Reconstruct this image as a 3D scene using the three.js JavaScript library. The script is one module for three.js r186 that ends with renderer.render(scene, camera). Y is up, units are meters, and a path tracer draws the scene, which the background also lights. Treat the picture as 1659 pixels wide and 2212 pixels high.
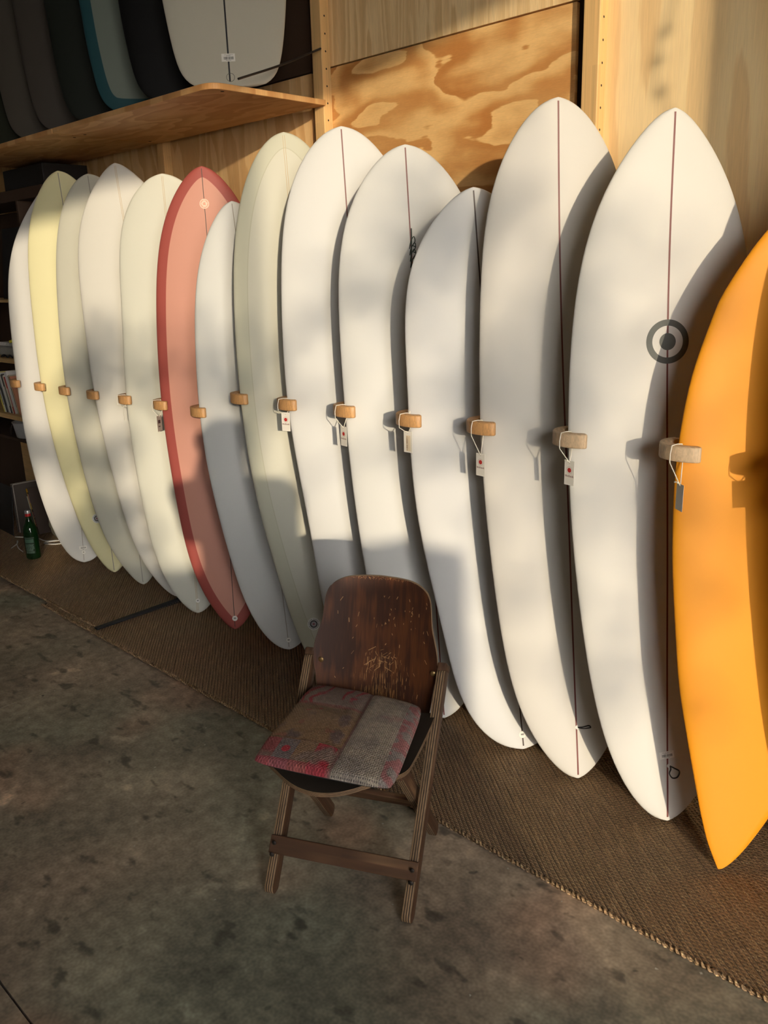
import * as THREE from 'three';
import { ImprovedNoise } from 'three/addons/math/ImprovedNoise.js';
import { RoundedBoxGeometry } from 'three/addons/geometries/RoundedBoxGeometry.js';
import { mergeGeometries, mergeVertices, toCreasedNormals } from 'three/addons/utils/BufferGeometryUtils.js';
import { MarchingCubes } from 'three/addons/objects/MarchingCubes.js';

/* ---------------- camera, sky, sun, exposure ---------------- */
const scene = new THREE.Scene();
const camera = new THREE.PerspectiveCamera(62.421, 1659 / 2212, 0.02, 200);
camera.matrixAutoUpdate = true;
{
  const m = new THREE.Matrix4();
  m.set(0.71930965, -0.17009579, 0.67354366, 0, -0.02768599, 0.96177109, 0.27245156, 1.55, -0.69413768, -0.21462476, 0.68710195, 0, 0, 0, 0, 1);
  m.decompose(camera.position, camera.quaternion, camera.scale);
}
scene.add(camera);
const SUN_AZ = THREE.MathUtils.degToRad(56.5), SUN_EL = THREE.MathUtils.degToRad(9.7);
const toSun = new THREE.Vector3(Math.sin(SUN_AZ) * Math.cos(SUN_EL), Math.sin(SUN_EL), Math.cos(SUN_AZ) * Math.cos(SUN_EL));
const SUN = 3.15, SKY = 17, EXPOSURE = 1.0;
{ // hazy late-afternoon sky: warm white at the horizon, pale blue overhead
  const w = 64, h = 128, d = new Uint8Array(w * h * 4);
  for (let y = 0; y < h; y++) for (let x = 0; x < w; x++) { const e = Math.max(0, (y + 0.5) / h * 2 - 1), t = Math.pow(e, 0.6), k = (y * w + x) * 4; d[k] = 255 - 40 * t; d[k + 1] = 246 - 22 * t; d[k + 2] = 232 + 8 * t; d[k + 3] = 255; }
  const t = new THREE.DataTexture(d, w, h, THREE.RGBAFormat); t.colorSpace = THREE.SRGBColorSpace; t.mapping = THREE.EquirectangularReflectionMapping; t.magFilter = THREE.LinearFilter; t.needsUpdate = true;
  scene.background = t; scene.backgroundIntensity = SKY;
}
const sun = new THREE.DirectionalLight(new THREE.Color().setRGB(1.0, 0.85, 0.62), SUN);
sun.position.copy(toSun).multiplyScalar(14).add(new THREE.Vector3(-2, 1, -2));
sun.target.position.set(-2, 1, -2);
sun.castShadow = true;
sun.shadow.mapSize.set(4096, 4096);
sun.shadow.radius = 1.3;
Object.assign(sun.shadow.camera, { left: -6, right: 6, top: 5, bottom: -4, near: 1, far: 40 });
sun.shadow.bias = -0.0004;
scene.add(sun, sun.target);
const renderer = new THREE.WebGLRenderer({ antialias: true });
renderer.toneMapping = THREE.LinearToneMapping;
renderer.toneMappingExposure = EXPOSURE;
renderer.shadowMap.enabled = true;
renderer.shadowMap.type = THREE.PCFSoftShadowMap;

/* ---------------- helpers ---------------- */
const V = (x, y, z) => new THREE.Vector3(x, y, z);
const noise = new ImprovedNoise();
const fbm = (x, y, z, o = 4) => { let s = 0, a = 0.5, n = 0; for (let i = 0; i < o; i++) { s += a * noise.noise(x, y, z + i * 7.3); n += a; x *= 2.03; y *= 2.03; a *= 0.5; } return s / n; };
const sstep = (a, b, x) => { const t = Math.min(1, Math.max(0, (x - a) / (b - a))); return t * t * (3 - 2 * t); };
const lerp = (a, b, t) => a + (b - a) * t;
const mix3 = (a, b, t) => [lerp(a[0], b[0], t), lerp(a[1], b[1], t), lerp(a[2], b[2], t)];
function rng(seed) { let a = seed >>> 0; return () => { a = (a + 0x6d2b79f5) >>> 0; let t = Math.imul(a ^ (a >>> 15), 1 | a); t = (t + Math.imul(t ^ (t >>> 7), 61 | t)) ^ t; return ((t ^ (t >>> 14)) >>> 0) / 4294967296; }; }
const used = {};
function numbered(name) { const n = used[name] = (used[name] ?? -1) + 1; return n ? `${name}_${String(n).padStart(3, '0')}` : name; }
function dataTex(w, h, fn, srgb = true) {
  const d = new Uint8Array(w * h * 4);
  for (let j = 0; j < h; j++) for (let i = 0; i < w; i++) {
    const c = fn((i + 0.5) / w, (j + 0.5) / h, i, j), k = (j * w + i) * 4;
    d[k] = Math.max(0, Math.min(255, c[0])); d[k + 1] = Math.max(0, Math.min(255, c[1])); d[k + 2] = Math.max(0, Math.min(255, c[2])); d[k + 3] = 255;
  }
  const t = new THREE.DataTexture(d, w, h, THREE.RGBAFormat);
  t.wrapS = t.wrapT = THREE.RepeatWrapping; t.magFilter = THREE.LinearFilter; t.minFilter = THREE.LinearMipmapLinearFilter; t.generateMipmaps = true;
  if (srgb) t.colorSpace = THREE.SRGBColorSpace;
  t.needsUpdate = true; return t;
}
function canvasTex(w, h, draw) {
  const c = document.createElement('canvas'); c.width = w; c.height = h;
  draw(c.getContext('2d'), w, h);
  const t = new THREE.CanvasTexture(c); t.colorSpace = THREE.SRGBColorSpace; t.anisotropy = 8; return t;
}
const std = (o) => new THREE.MeshStandardMaterial({ roughness: 0.7, ...o });
const lin = (r, g, b) => new THREE.Color().setRGB(r, g, b);
function mesh(name, geo, mat, parent, top) {
  const m = new THREE.Mesh(geo, mat); m.name = parent && parent !== scene ? name : numbered(name);
  m.castShadow = m.receiveShadow = true; (parent || scene).add(m); return m;
}
function thing(name, label, category, group, pos) {
  const g = new THREE.Group(); g.name = numbered(name); g.userData = { label, category }; if (group) g.userData.group = group;
  if (pos) g.position.copy(pos); scene.add(g); return g;
}
function tag(o, label, category, group) { o.userData = { ...o.userData, label, category }; if (group) o.userData.group = group; return o; }
function struct(name, parent) { const g = new THREE.Group(); g.name = parent ? name : numbered(name); if (!parent) g.userData.kind = 'structure'; (parent || scene).add(g); return g; }
// box-projected uv in metres; axis swaps make the grain run along the long side
function boxUV(geo, sx = 1, sy = 1, ox = 0, oy = 0, grain = 'auto') {
  const p = geo.attributes.position, n = geo.attributes.normal, uv = new Float32Array(p.count * 2);
  geo.computeBoundingBox(); const s = geo.boundingBox.getSize(V(0, 0, 0));
  const long = grain === 'auto' ? (s.x >= s.y && s.x >= s.z ? 0 : s.y >= s.z ? 1 : 2) : grain;
  for (let i = 0; i < p.count; i++) {
    const a = [Math.abs(n.getX(i)), Math.abs(n.getY(i)), Math.abs(n.getZ(i))], c = [p.getX(i), p.getY(i), p.getZ(i)];
    const f = a[0] > a[1] && a[0] > a[2] ? 0 : a[1] > a[2] ? 1 : 2;
    let u, v;
    if (f === long) { u = c[(f + 1) % 3]; v = c[(f + 2) % 3]; } else { v = c[long]; u = c[3 - f - long]; }
    uv[i * 2] = u * sx + ox; uv[i * 2 + 1] = v * sy + oy;
  }
  geo.setAttribute('uv', new THREE.BufferAttribute(uv, 2)); return geo;
}
const rbox = (w, h, d, r = 0.003, seg = 2) => new RoundedBoxGeometry(w, h, d, seg, Math.min(r, w / 2.01, h / 2.01, d / 2.01));
function bar(a, b, w, d, r, ref = V(1, 0, 0)) { // box from a to b, width w along ref, depth d
  const dir = b.clone().sub(a), L = dir.length(); dir.normalize();
  const x = ref.clone().addScaledVector(dir, -ref.dot(dir)).normalize(), z = x.clone().cross(dir);
  const g = rbox(w, L, d, r, 3); boxUV(g);
  g.applyMatrix4(new THREE.Matrix4().makeBasis(x, dir, z).setPosition(a.clone().add(b).multiplyScalar(0.5)));
  return g;
}
function clean(list) { return mergeGeometries(list.map((g) => { const h = g.index ? g.toNonIndexed() : g.clone(); for (const k of Object.keys(h.attributes)) if (!['position', 'normal', 'uv'].includes(k)) h.deleteAttribute(k); if (!h.attributes.uv) h.setAttribute('uv', new THREE.BufferAttribute(new Float32Array(h.attributes.position.count * 2), 2)); return h; })); }
const tube = (pts, r, n = 40, rs = 7, closed = false) => new THREE.TubeGeometry(new THREE.CatmullRomCurve3(pts, closed), n, r, rs, closed);

/* ---------------- materials ---------------- */
// rotary cut veneer: contour lines of a slow noise, sawtooth shaded
function veneer(w, h, seed, o) {
  return dataTex(w, h, (u, v) => {
    let x = u * o.sx, y = v * o.sy;
    if (o.swap) [x, y] = [y, x];
    const wx = x + 0.35 * fbm(x * 1.7, y * 1.7, seed + 3, 2);
    let d = fbm(wx * o.fx, y * o.fy, seed, 3) + o.ramp * y + 0.05 * fbm(x * 5, y * 9, seed + 11, 2);
    d += 0.012 * noise.noise(x * 3, y * 60, seed);
    const r = d * o.rings, f = r - Math.floor(r);
    const t = sstep(0.05, 0.8, f) * (1 - sstep(0.93, 1, f));
    const fib = noise.noise(x * 8, y * 220, seed + 5) * 0.5 + noise.noise(x * 25, y * 500, seed + 9) * 0.5;
    const big = fbm(x * 1.3, y * 1.3, seed + 21, 2);
    let c = mix3(o.light, o.dark, t * (0.75 + 0.5 * big));
    const k = 1 + o.fib * fib + 0.06 * big;
    return [c[0] * k, c[1] * k, c[2] * k];
  });
}
const texPanelMain = veneer(1024, 1536, 4.2, { sx: 3.6, sy: 7.4, fx: 0.5, fy: 1.25, rings: 3.6, ramp: 0.04, light: [238, 192, 126], dark: [186, 121, 60], fib: 0.07 });
const texPanelAsh = veneer(512, 1024, 11.7, { swap: 1, sx: 3, sy: 3, fx: 0.35, fy: 2.6, rings: 5, ramp: 0.5, light: [244, 212, 160], dark: [222, 182, 126], fib: 0.08 });
const texPanelBirch = veneer(512, 1024, 23.1, { swap: 1, sx: 2.2, sy: 3.4, fx: 0.25, fy: 1.2, rings: 4, ramp: 0.25, light: [250, 220, 166], dark: [236, 198, 142], fib: 0.06 });
const texPanelPine = veneer(512, 1024, 31.9, { swap: 1, sx: 2.4, sy: 3.2, fx: 0.4, fy: 2.2, rings: 4, ramp: 0.3, light: [236, 196, 138], dark: [214, 162, 104], fib: 0.07 });
const texShelf = veneer(1024, 512, 47.3, { sx: 3, sy: 2, fx: 0.5, fy: 2.0, rings: 4, ramp: 0.3, light: [214, 168, 112], dark: [186, 134, 80], fib: 0.07 });
const texTimber = dataTex(256, 1024, (u, v) => { const g = fbm(u * 9, v * 1.2, 3, 3), l = noise.noise(u * 70, v * 4, 5); const k = 1 + 0.12 * g + 0.08 * l; return [224 * k, 182 * k, 122 * k]; });
const texBeech = dataTex(256, 256, (u, v) => { const g = fbm(u * 5, v * 22, 8, 3), l = noise.noise(u * 10, v * 120, 2); const k = 1 + 0.16 * g + 0.1 * l; return [206 * k, 156 * k, 102 * k]; });
const texBeechPale = dataTex(256, 256, (u, v) => { const g = fbm(u * 5, v * 20, 18, 3), l = noise.noise(u * 10, v * 120, 12); const k = 1 + 0.18 * g + 0.08 * l; return [208 * k, 180 * k, 146 * k]; });
const M = {};
M.panelMain = std({ map: texPanelMain, roughness: 0.62 });
M.panelAsh = std({ map: texPanelAsh, roughness: 0.65 });
M.panelBirch = std({ map: texPanelBirch, roughness: 0.6 });
M.panelPine = std({ map: texPanelPine, roughness: 0.65 });
M.shelf = std({ map: texShelf, roughness: 0.6 });
M.timber = std({ map: texTimber, roughness: 0.6 });
M.beech = std({ map: texBeech, roughness: 0.5 });
M.beechPale = std({ map: texBeechPale, roughness: 0.6 });
M.backing = std({ color: lin(0.05, 0.035, 0.025), roughness: 0.9 });
M.darkwood = std({ color: lin(0.055, 0.03, 0.017), roughness: 0.7 });
M.hole = std({ color: lin(0.03, 0.018, 0.01), roughness: 0.9 });
M.black = std({ color: lin(0.012, 0.012, 0.014), roughness: 0.5 });
M.rubber = std({ color: lin(0.013, 0.014, 0.016), roughness: 0.75 });
M.plaster = std({ color: lin(0.1, 0.085, 0.07), roughness: 0.9 });
M.ceiling = std({ color: lin(0.07, 0.06, 0.05), roughness: 0.9 });
M.asphalt = std({ color: lin(0.2, 0.19, 0.18), roughness: 0.95 });
M.cord = std({ color: lin(0.82, 0.77, 0.66), roughness: 0.8 });
M.card = std({ color: lin(0.84, 0.8, 0.72), roughness: 0.7 });
M.brass = std({ color: lin(0.45, 0.3, 0.13), roughness: 0.4, metalness: 0.9 });
M.darkMetal = std({ color: lin(0.06, 0.05, 0.045), roughness: 0.5, metalness: 0.8 });
M.cable = std({ color: lin(0.75, 0.73, 0.68), roughness: 0.5 });

/* ---------------- floor: concrete slabs ---------------- */
const floorStains = (() => {
  const r = rng(77), list = [];
  for (let i = 0; i < 190; i++) list.push([-4 + 4.4 * r(), -1.7 + 2.2 * r(), 0.005 + 0.014 * r() * r(), r() * 3, 0.12 + 0.3 * r() * r() + 0.12 * r(), r()]);
  return list;
})();
const stainGrid = {}; for (const s of floorStains) for (let a = -1; a <= 1; a++) for (let b = -1; b <= 1; b++) (stainGrid[(Math.floor(s[0] / 0.08) + a) + ',' + (Math.floor(s[1] / 0.08) + b)] ??= []).push(s);
const paintDots = (() => { const r = rng(5), l = []; for (let i = 0; i < 46; i++) l.push([-3.2 + 3.4 * r(), -1.6 + 1.6 * r(), 0.0018 + 0.0028 * r() * r()]); return l; })();
const dotGrid = {}; for (const s of paintDots) for (let a = -1; a <= 1; a++) for (let b = -1; b <= 1; b++) (dotGrid[(Math.floor(s[0] / 0.04) + a) + ',' + (Math.floor(s[1] / 0.04) + b)] ??= []).push(s);
const floorTex = dataTex(2048, 1280, (u, v) => {
  const x = -4.6 + u * 5.12, z = -2.2 + v * 3.2;
  const big = fbm(x * 1.1, z * 1.1, 1, 4), mid = fbm(x * 4, z * 4, 9, 4), fine = fbm(x * 26, z * 26, 4, 3);
  const hue = fbm(x * 0.9 + 5, z * 0.9, 13, 3);
  let c = mix3([154, 137, 117], [134, 133, 114], sstep(-0.25, 0.25, hue));
  c = mix3(c, [168, 136, 112], sstep(0.05, 0.4, fbm(x * 1.4, z * 1.4 + 9, 17, 3)));
  let k = 1 + 0.4 * big + 0.32 * mid + 0.3 * fine + 0.14 * noise.noise(x * 130, z * 130, 8);
  const tex = fbm(x * 9, z * 16, 31, 4);
  k *= 1 - 0.35 * sstep(0.2, 0.42, tex);
  k *= 1 + 0.25 * sstep(0.3, 0.5, fbm(x * 7 + 40, z * 7, 37, 4));
  for (const s of stainGrid[Math.floor(x / 0.08) + ',' + Math.floor(z / 0.08)] ?? []) {
    const dx = x - s[0], dz = z - s[1]; if (dx * dx + dz * dz > 0.006) continue;
    const a = s[3], ex = dx * Math.cos(a) + dz * Math.sin(a), ez = (-dx * Math.sin(a) + dz * Math.cos(a)) * 2.1;
    const q = Math.hypot(ex, ez) / s[2] + 1.9 * fbm(x * 75, z * 75, s[5] * 50, 3);
    k *= 1 - s[4] * (1 - sstep(0.2, 1.3, q));
  }
  c = [c[0] * k, c[1] * k, c[2] * k];
  for (const s of dotGrid[Math.floor(x / 0.04) + ',' + Math.floor(z / 0.04)] ?? []) if (Math.hypot(x - s[0], z - s[1]) < s[2] * (1 + 0.4 * noise.noise(x * 300, z * 300, 1))) c = [190, 186, 172];
  return c;
});
const floorBump = dataTex(1024, 640, (u, v) => { const x = u * 5.12, z = v * 3.2; const b = 128 + 60 * fbm(x * 14, z * 14, 3, 4) + 40 * fbm(x * 60, z * 60, 6, 2) - 90 * sstep(0.22, 0.42, fbm((x - 4.6) * 9, (z - 2.2) * 16, 31, 4)); return [b, b, b]; }, false);
M.concrete = std({ map: floorTex, bumpMap: floorBump, bumpScale: 0.0025, roughness: 0.62 });
{
  const floor = struct('floor');
  const xs = [-6.6, -3.082, -0.2, 3.2], zs = [-2.7, -0.492, 1.9, 4.7];
  for (let i = 0; i < 3; i++) for (let j = 0; j < 3; j++) {
    const g = 0.0026, x0 = xs[i] + g, x1 = xs[i + 1] - g, z0 = zs[j] + g, z1 = zs[j + 1] - g;
    if (i === 1 && j === 0) { /* continues into the next slab: only one joint shows here */ }
    const geo = new THREE.BoxGeometry(x1 - x0, 0.12, z1 - z0); geo.translate((x0 + x1) / 2, -0.06, (z0 + z1) / 2);
    const p = geo.attributes.position, uv = geo.attributes.uv;
    for (let k = 0; k < p.count; k++) uv.setXY(k, (p.getX(k) + 4.6) / 5.12, (p.getZ(k) + 2.2) / 3.2);
    mesh('slab', geo, M.concrete, floor);
  }
  const base = new THREE.BoxGeometry(9.9, 0.1, 7.5); base.translate(-1.7, -0.155, 1.0); mesh('sub_floor', base, M.backing, floor);
  const ground = mesh('ground', new THREE.BoxGeometry(40, 0.2, 40), M.asphalt); ground.position.set(23.42, -0.16, 8); ground.userData.kind = 'structure';
}

/* ---------------- room shell ---------------- */
const H = 4.6;
function slabBox(name, x0, x1, y0, y1, z0, z1, mat, parent) {
  const g = new THREE.BoxGeometry(x1 - x0, y1 - y0, z1 - z0); g.translate((x0 + x1) / 2, (y0 + y1) / 2, (z0 + z1) / 2);
  return mesh(name, g, mat, parent);
}
function panel(x0, x1, y0, y1, mat, parent, z = -2.522) {
  const g = rbox(x1 - x0, y1 - y0, 0.018, 0.0015, 1), p = g.attributes.position, uv = g.attributes.uv;
  for (let k = 0; k < p.count; k++) uv.setXY(k, p.getX(k) / (x1 - x0) + 0.5, p.getY(k) / (y1 - y0) + 0.5);
  const m = mesh('plywood_panel', g, mat, parent); m.position.set((x0 + x1) / 2, (y0 + y1) / 2, z - 0.009); return m;
}
{
  const w = struct('wall_back');
  slabBox('backing', -6.6, 3.2, 0, H, -2.68, -2.545, M.backing, w);
  panel(-2.75, -1.582, 0, 2.332, M.panelMain, w);
  panel(-2.75, -1.582, 2.337, H, M.panelAsh, w);
  panel(-3.9, -2.812, 0, 2.332, M.panelPine, w);
  panel(-3.9, -2.812, 2.337, H, M.darkwood, w);
  panel(-5.14, -3.905, 0, 2.332, M.panelPine, w);
  panel(-5.14, -3.905, 2.337, H, M.darkwood, w);
  panel(-6.5, -5.145, 0, 2.332, M.panelPine, w);
  panel(-1.51, -0.28, 0, H, M.panelBirch, w);
  panel(-0.276, 0.745, 0, H, M.panelBirch, w);
    for (const x of [-5.14, -3.9, -2.723, -1.501, -0.28]) {
    const g = rbox(0.056, H - 0.01, 0.047, 0.003, 2); boxUV(g, 3, 0.6, x * 1.7, 0.1);
    const m = mesh('wall_stud', g, M.timber, w); m.position.set(x, H / 2, -2.4985);
    if (x < -2 && x > -3 || x > -2 && x < -1) {
      const holes = []; for (let k = 0; k < 34; k++) { const c = new THREE.CircleGeometry(0.0038, 10); c.rotateY(Math.PI / 2); c.translate(x + 0.0284, 0.9 + k * 0.062, -2.497); holes.push(c); }
      const hm = mesh('pin_holes', clean(holes), M.hole, w); hm.userData.kind = 'stuff';
    }
  }
  const wl = struct('wall_left'); slabBox('wall_face', -6.75, -6.6, 0, H, -2.7, 4.7, M.plaster, wl);
  const wf = struct('wall_front'); slabBox('wall_face', -6.6, 3.4, 0, H, 4.7, 4.85, M.plaster, wf);
  const wr = struct('wall_right');
  slabBox('wall_face', 3.2, 3.4, 0, H, -2.7, 0.36, M.plaster, wr);
  slabBox('wall_face', 3.2, 3.4, 0, H, 3.4, 4.7, M.plaster, wr);
  slabBox('pier', 0.75, 3.2, 0, H, -2.54, -1.26, M.plaster, wr);
  slabBox('lintel', 3.2, 3.4, 3.46, H, 0.36, 3.4, M.plaster, wr);
  slabBox('sill_wall', 3.2, 3.4, 0, 1.71, 1.31, 1.95, M.plaster, wr);
  slabBox('sill_wall', 3.2, 3.4, 0, 1.57, 1.95, 3.4, M.plaster, wr);
  const c = struct('ceiling'); slabBox('ceiling_face', -6.75, 3.4, H, H + 0.15, -2.7, 4.85, M.ceiling, c);
}

/* ---------------- sisal mats ---------------- */
const matTex = dataTex(512, 64, (u, v) => {
  const tw = Math.sin((u * 64 + v * 1.5) * Math.PI * 2), n = fbm(u * 60, v * 8, 3, 3), b = fbm(u * 9, v * 2, 12, 2), sp = sstep(0.28, 0.5, noise.noise(u * 170, v * 9, 4));
  const k = 1 + 0.2 * tw + 0.4 * n + 0.3 * b + 0.7 * sp; return [170 * k, 139 * k, 105 * k];
});
const matBump = dataTex(512, 64, (u, v) => { const tw = Math.sin((u * 64 + v * 3) * Math.PI * 2); const b = 128 + 70 * tw + 60 * fbm(u * 80, v * 10, 5, 2); return [b, b, b]; }, false);
M.sisal = std({ map: matTex, bumpMap: matBump, bumpScale: 0.006, roughness: 0.45 });
M.sisalDark = std({ color: lin(0.045, 0.032, 0.022), roughness: 0.9 });
M.sisalEdge = std({ map: matTex, color: lin(0.62, 0.6, 0.56), bumpMap: matBump, bumpScale: 0.006, roughness: 0.7 });
function ribs(x0, x1, z0, z1, y, pitch, seed) { // braided ribs running slantwise across the mat, clipped to its rectangle
  const dx = 0.79, dz = 0.613, r = rng(seed), pos = [], uv = [], idx = [];
  const step = pitch / dz, h = 0.0056, hw = pitch * 0.44, CS = 5;
  for (let s = x0 - (z1 - z0) * dx / dz; s < x1; s += step) {
    // line: (s,z0) + t*(dx,dz)
    let t0 = 0, t1 = (z1 - z0) / dz;
    t0 = Math.max(t0, (x0 - s) / dx); t1 = Math.min(t1, (x1 - s) / dx);
    if (t1 - t0 < 0.03) continue;
    const n = Math.max(2, Math.round((t1 - t0) / 0.06)), off = r() * 5, base = pos.length / 3;
    for (let i = 0; i <= n; i++) {
      const t = t0 + (t1 - t0) * i / n, wob = 0.0016 * noise.noise(t * 9, s * 3, seed) + 0.0012 * noise.noise(t * 25, s * 50, seed);
      for (let k = 0; k <= CS; k++) {
        const a = Math.PI * k / CS, q = -Math.cos(a) * hw + wob, yy = Math.sin(a) * h;
        pos.push(s + t * dx + q * -dz, y + yy, z0 + t * dz + q * dx); uv.push(t * 1.25 + off, k / CS);
      }
    }
    for (let i = 0; i < n; i++) for (let k = 0; k < CS; k++) { const a = base + i * (CS + 1) + k, b = a + CS + 1; idx.push(a, a + 1, b, b, a + 1, b + 1); }
  }
  const g = new THREE.BufferGeometry(); g.setAttribute('position', new THREE.Float32BufferAttribute(pos, 3)); g.setAttribute('uv', new THREE.Float32BufferAttribute(uv, 2)); g.setIndex(idx); g.computeVertexNormals();
  const nrm = g.attributes.normal; let up = 0; for (let i = 0; i < nrm.count; i++) up += nrm.getY(i);
  if (up < 0) { for (let i = 0; i < idx.length; i += 3) { const q = idx[i]; idx[i] = idx[i + 1]; idx[i + 1] = q; } g.setIndex(idx); g.computeVertexNormals(); }
  return g;
}
function ropeEdge(x0, x1, y, z, seed) {
  const pos = [], uv = [], idx = [], n = Math.round((x1 - x0) / 0.0028), RS = 8;
  for (let i = 0; i <= n; i++) {
    const x = x0 + (x1 - x0) * i / n, ph = x / 0.0155 * Math.PI * 2;
    const zz = z + 0.004 * noise.noise(x * 4, 1, seed) + 0.002 * noise.noise(x * 30, 2, seed);
    for (let k = 0; k <= RS; k++) {
      const a = 2 * Math.PI * k / RS, rr = 0.0052 + 0.0022 * Math.sin(ph + a * 1.0) + 0.0009 * noise.noise(x * 90, k, seed);
      pos.push(x, y + rr * Math.sin(a), zz + rr * Math.cos(a)); uv.push(x * 1.25, k / RS);
    }
  }
  for (let i = 0; i < n; i++) for (let k = 0; k < RS; k++) { const a = i * (RS + 1) + k, b = a + RS + 1; idx.push(a, b, a + 1, b, b + 1, a + 1); }
  const g = new THREE.BufferGeometry(); g.setAttribute('position', new THREE.Float32BufferAttribute(pos, 3)); g.setAttribute('uv', new THREE.Float32BufferAttribute(uv, 2)); g.setIndex(idx); g.computeVertexNormals(); return g;
}
{
  const b = thing('floor_mat', 'long brown ribbed sisal mat under the right part of the row, reaching behind the chair', 'mat');
  const backB = slabBox('mat_backing', -3.98, 1.4, 0.0, 0.0062, -2.51, -1.612, M.sisalDark, b);
  const rb = mesh('rib', ribs(-3.98, 1.4, -2.51, -1.614, 0.0058, 0.0115, 3), M.sisal, b); rb.userData.kind = 'stuff';
  mesh('bound_edge', ropeEdge(-3.98, 1.4, 0.0068, -1.612, 2), M.sisalEdge, b);
  const a = thing('floor_mat', 'ribbed sisal mat on the left, overlapping the longer mat under the green bottle', 'mat');
  slabBox('mat_backing', -6.4, -3.46, 0.0104, 0.0144, -2.51, -1.645, M.sisalDark, a);
  const ra = mesh('rib', ribs(-6.4, -3.46, -2.51, -1.645, 0.0142, 0.0115, 9), M.sisal, a); ra.userData.kind = 'stuff';
  mesh('bound_edge', ropeEdge(-6.4, -3.46, 0.0142, -1.645, 6), M.sisalEdge, a);
  const strip = bar(V(-3.452, 0.0235, -1.622), V(-3.49, 0.0235, -2.5), 0.027, 0.011, 0.004, V(1, 0, 0));
  const sm = mesh('rubber_strip', strip, M.rubber, a); sm.userData.label = 'black rubber end strip';
}

/* ---------------- surfboards ---------------- */
const YAW = THREE.MathUtils.degToRad(48), LEAN = THREE.MathUtils.degToRad(10);
const hor = V(Math.sin(YAW), 0, Math.cos(YAW)), sideDir = V(Math.cos(YAW), 0, -Math.sin(YAW));
const deckN = hor.clone().multiplyScalar(Math.cos(LEAN)).add(V(0, Math.sin(LEAN), 0));
const upDir = hor.clone().multiplyScalar(-Math.sin(LEAN)).add(V(0, Math.cos(LEAN), 0));
const rockerAt = (t) => 0.085 * Math.pow(Math.max(0, (t - 0.55) / 0.45), 2.2) + 0.02 * Math.pow(Math.max(0, (0.3 - t) / 0.3), 2);
function outlineOf(co) { return (t) => { const th = Math.acos(1 - 2 * Math.min(1, Math.max(0, t))); let s = 0; for (let j = 0; j < co.length; j++) s += co[j] * Math.sin((j + 1) * th); return Math.max(0.0004, s); }; }
function spline(pts) { const c = new THREE.SplineCurve(pts.map((p) => new THREE.Vector2(p[0], p[1]))); const tab = c.getPoints(300); return (y) => { for (let i = 1; i < tab.length; i++) if (tab[i].x >= y) { const f = (y - tab[i - 1].x) / Math.max(1e-6, tab[i].x - tab[i - 1].x); return Math.max(0.0004, lerp(tab[i - 1].y, tab[i].y, f)); } return 0.0004; }; }
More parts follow.
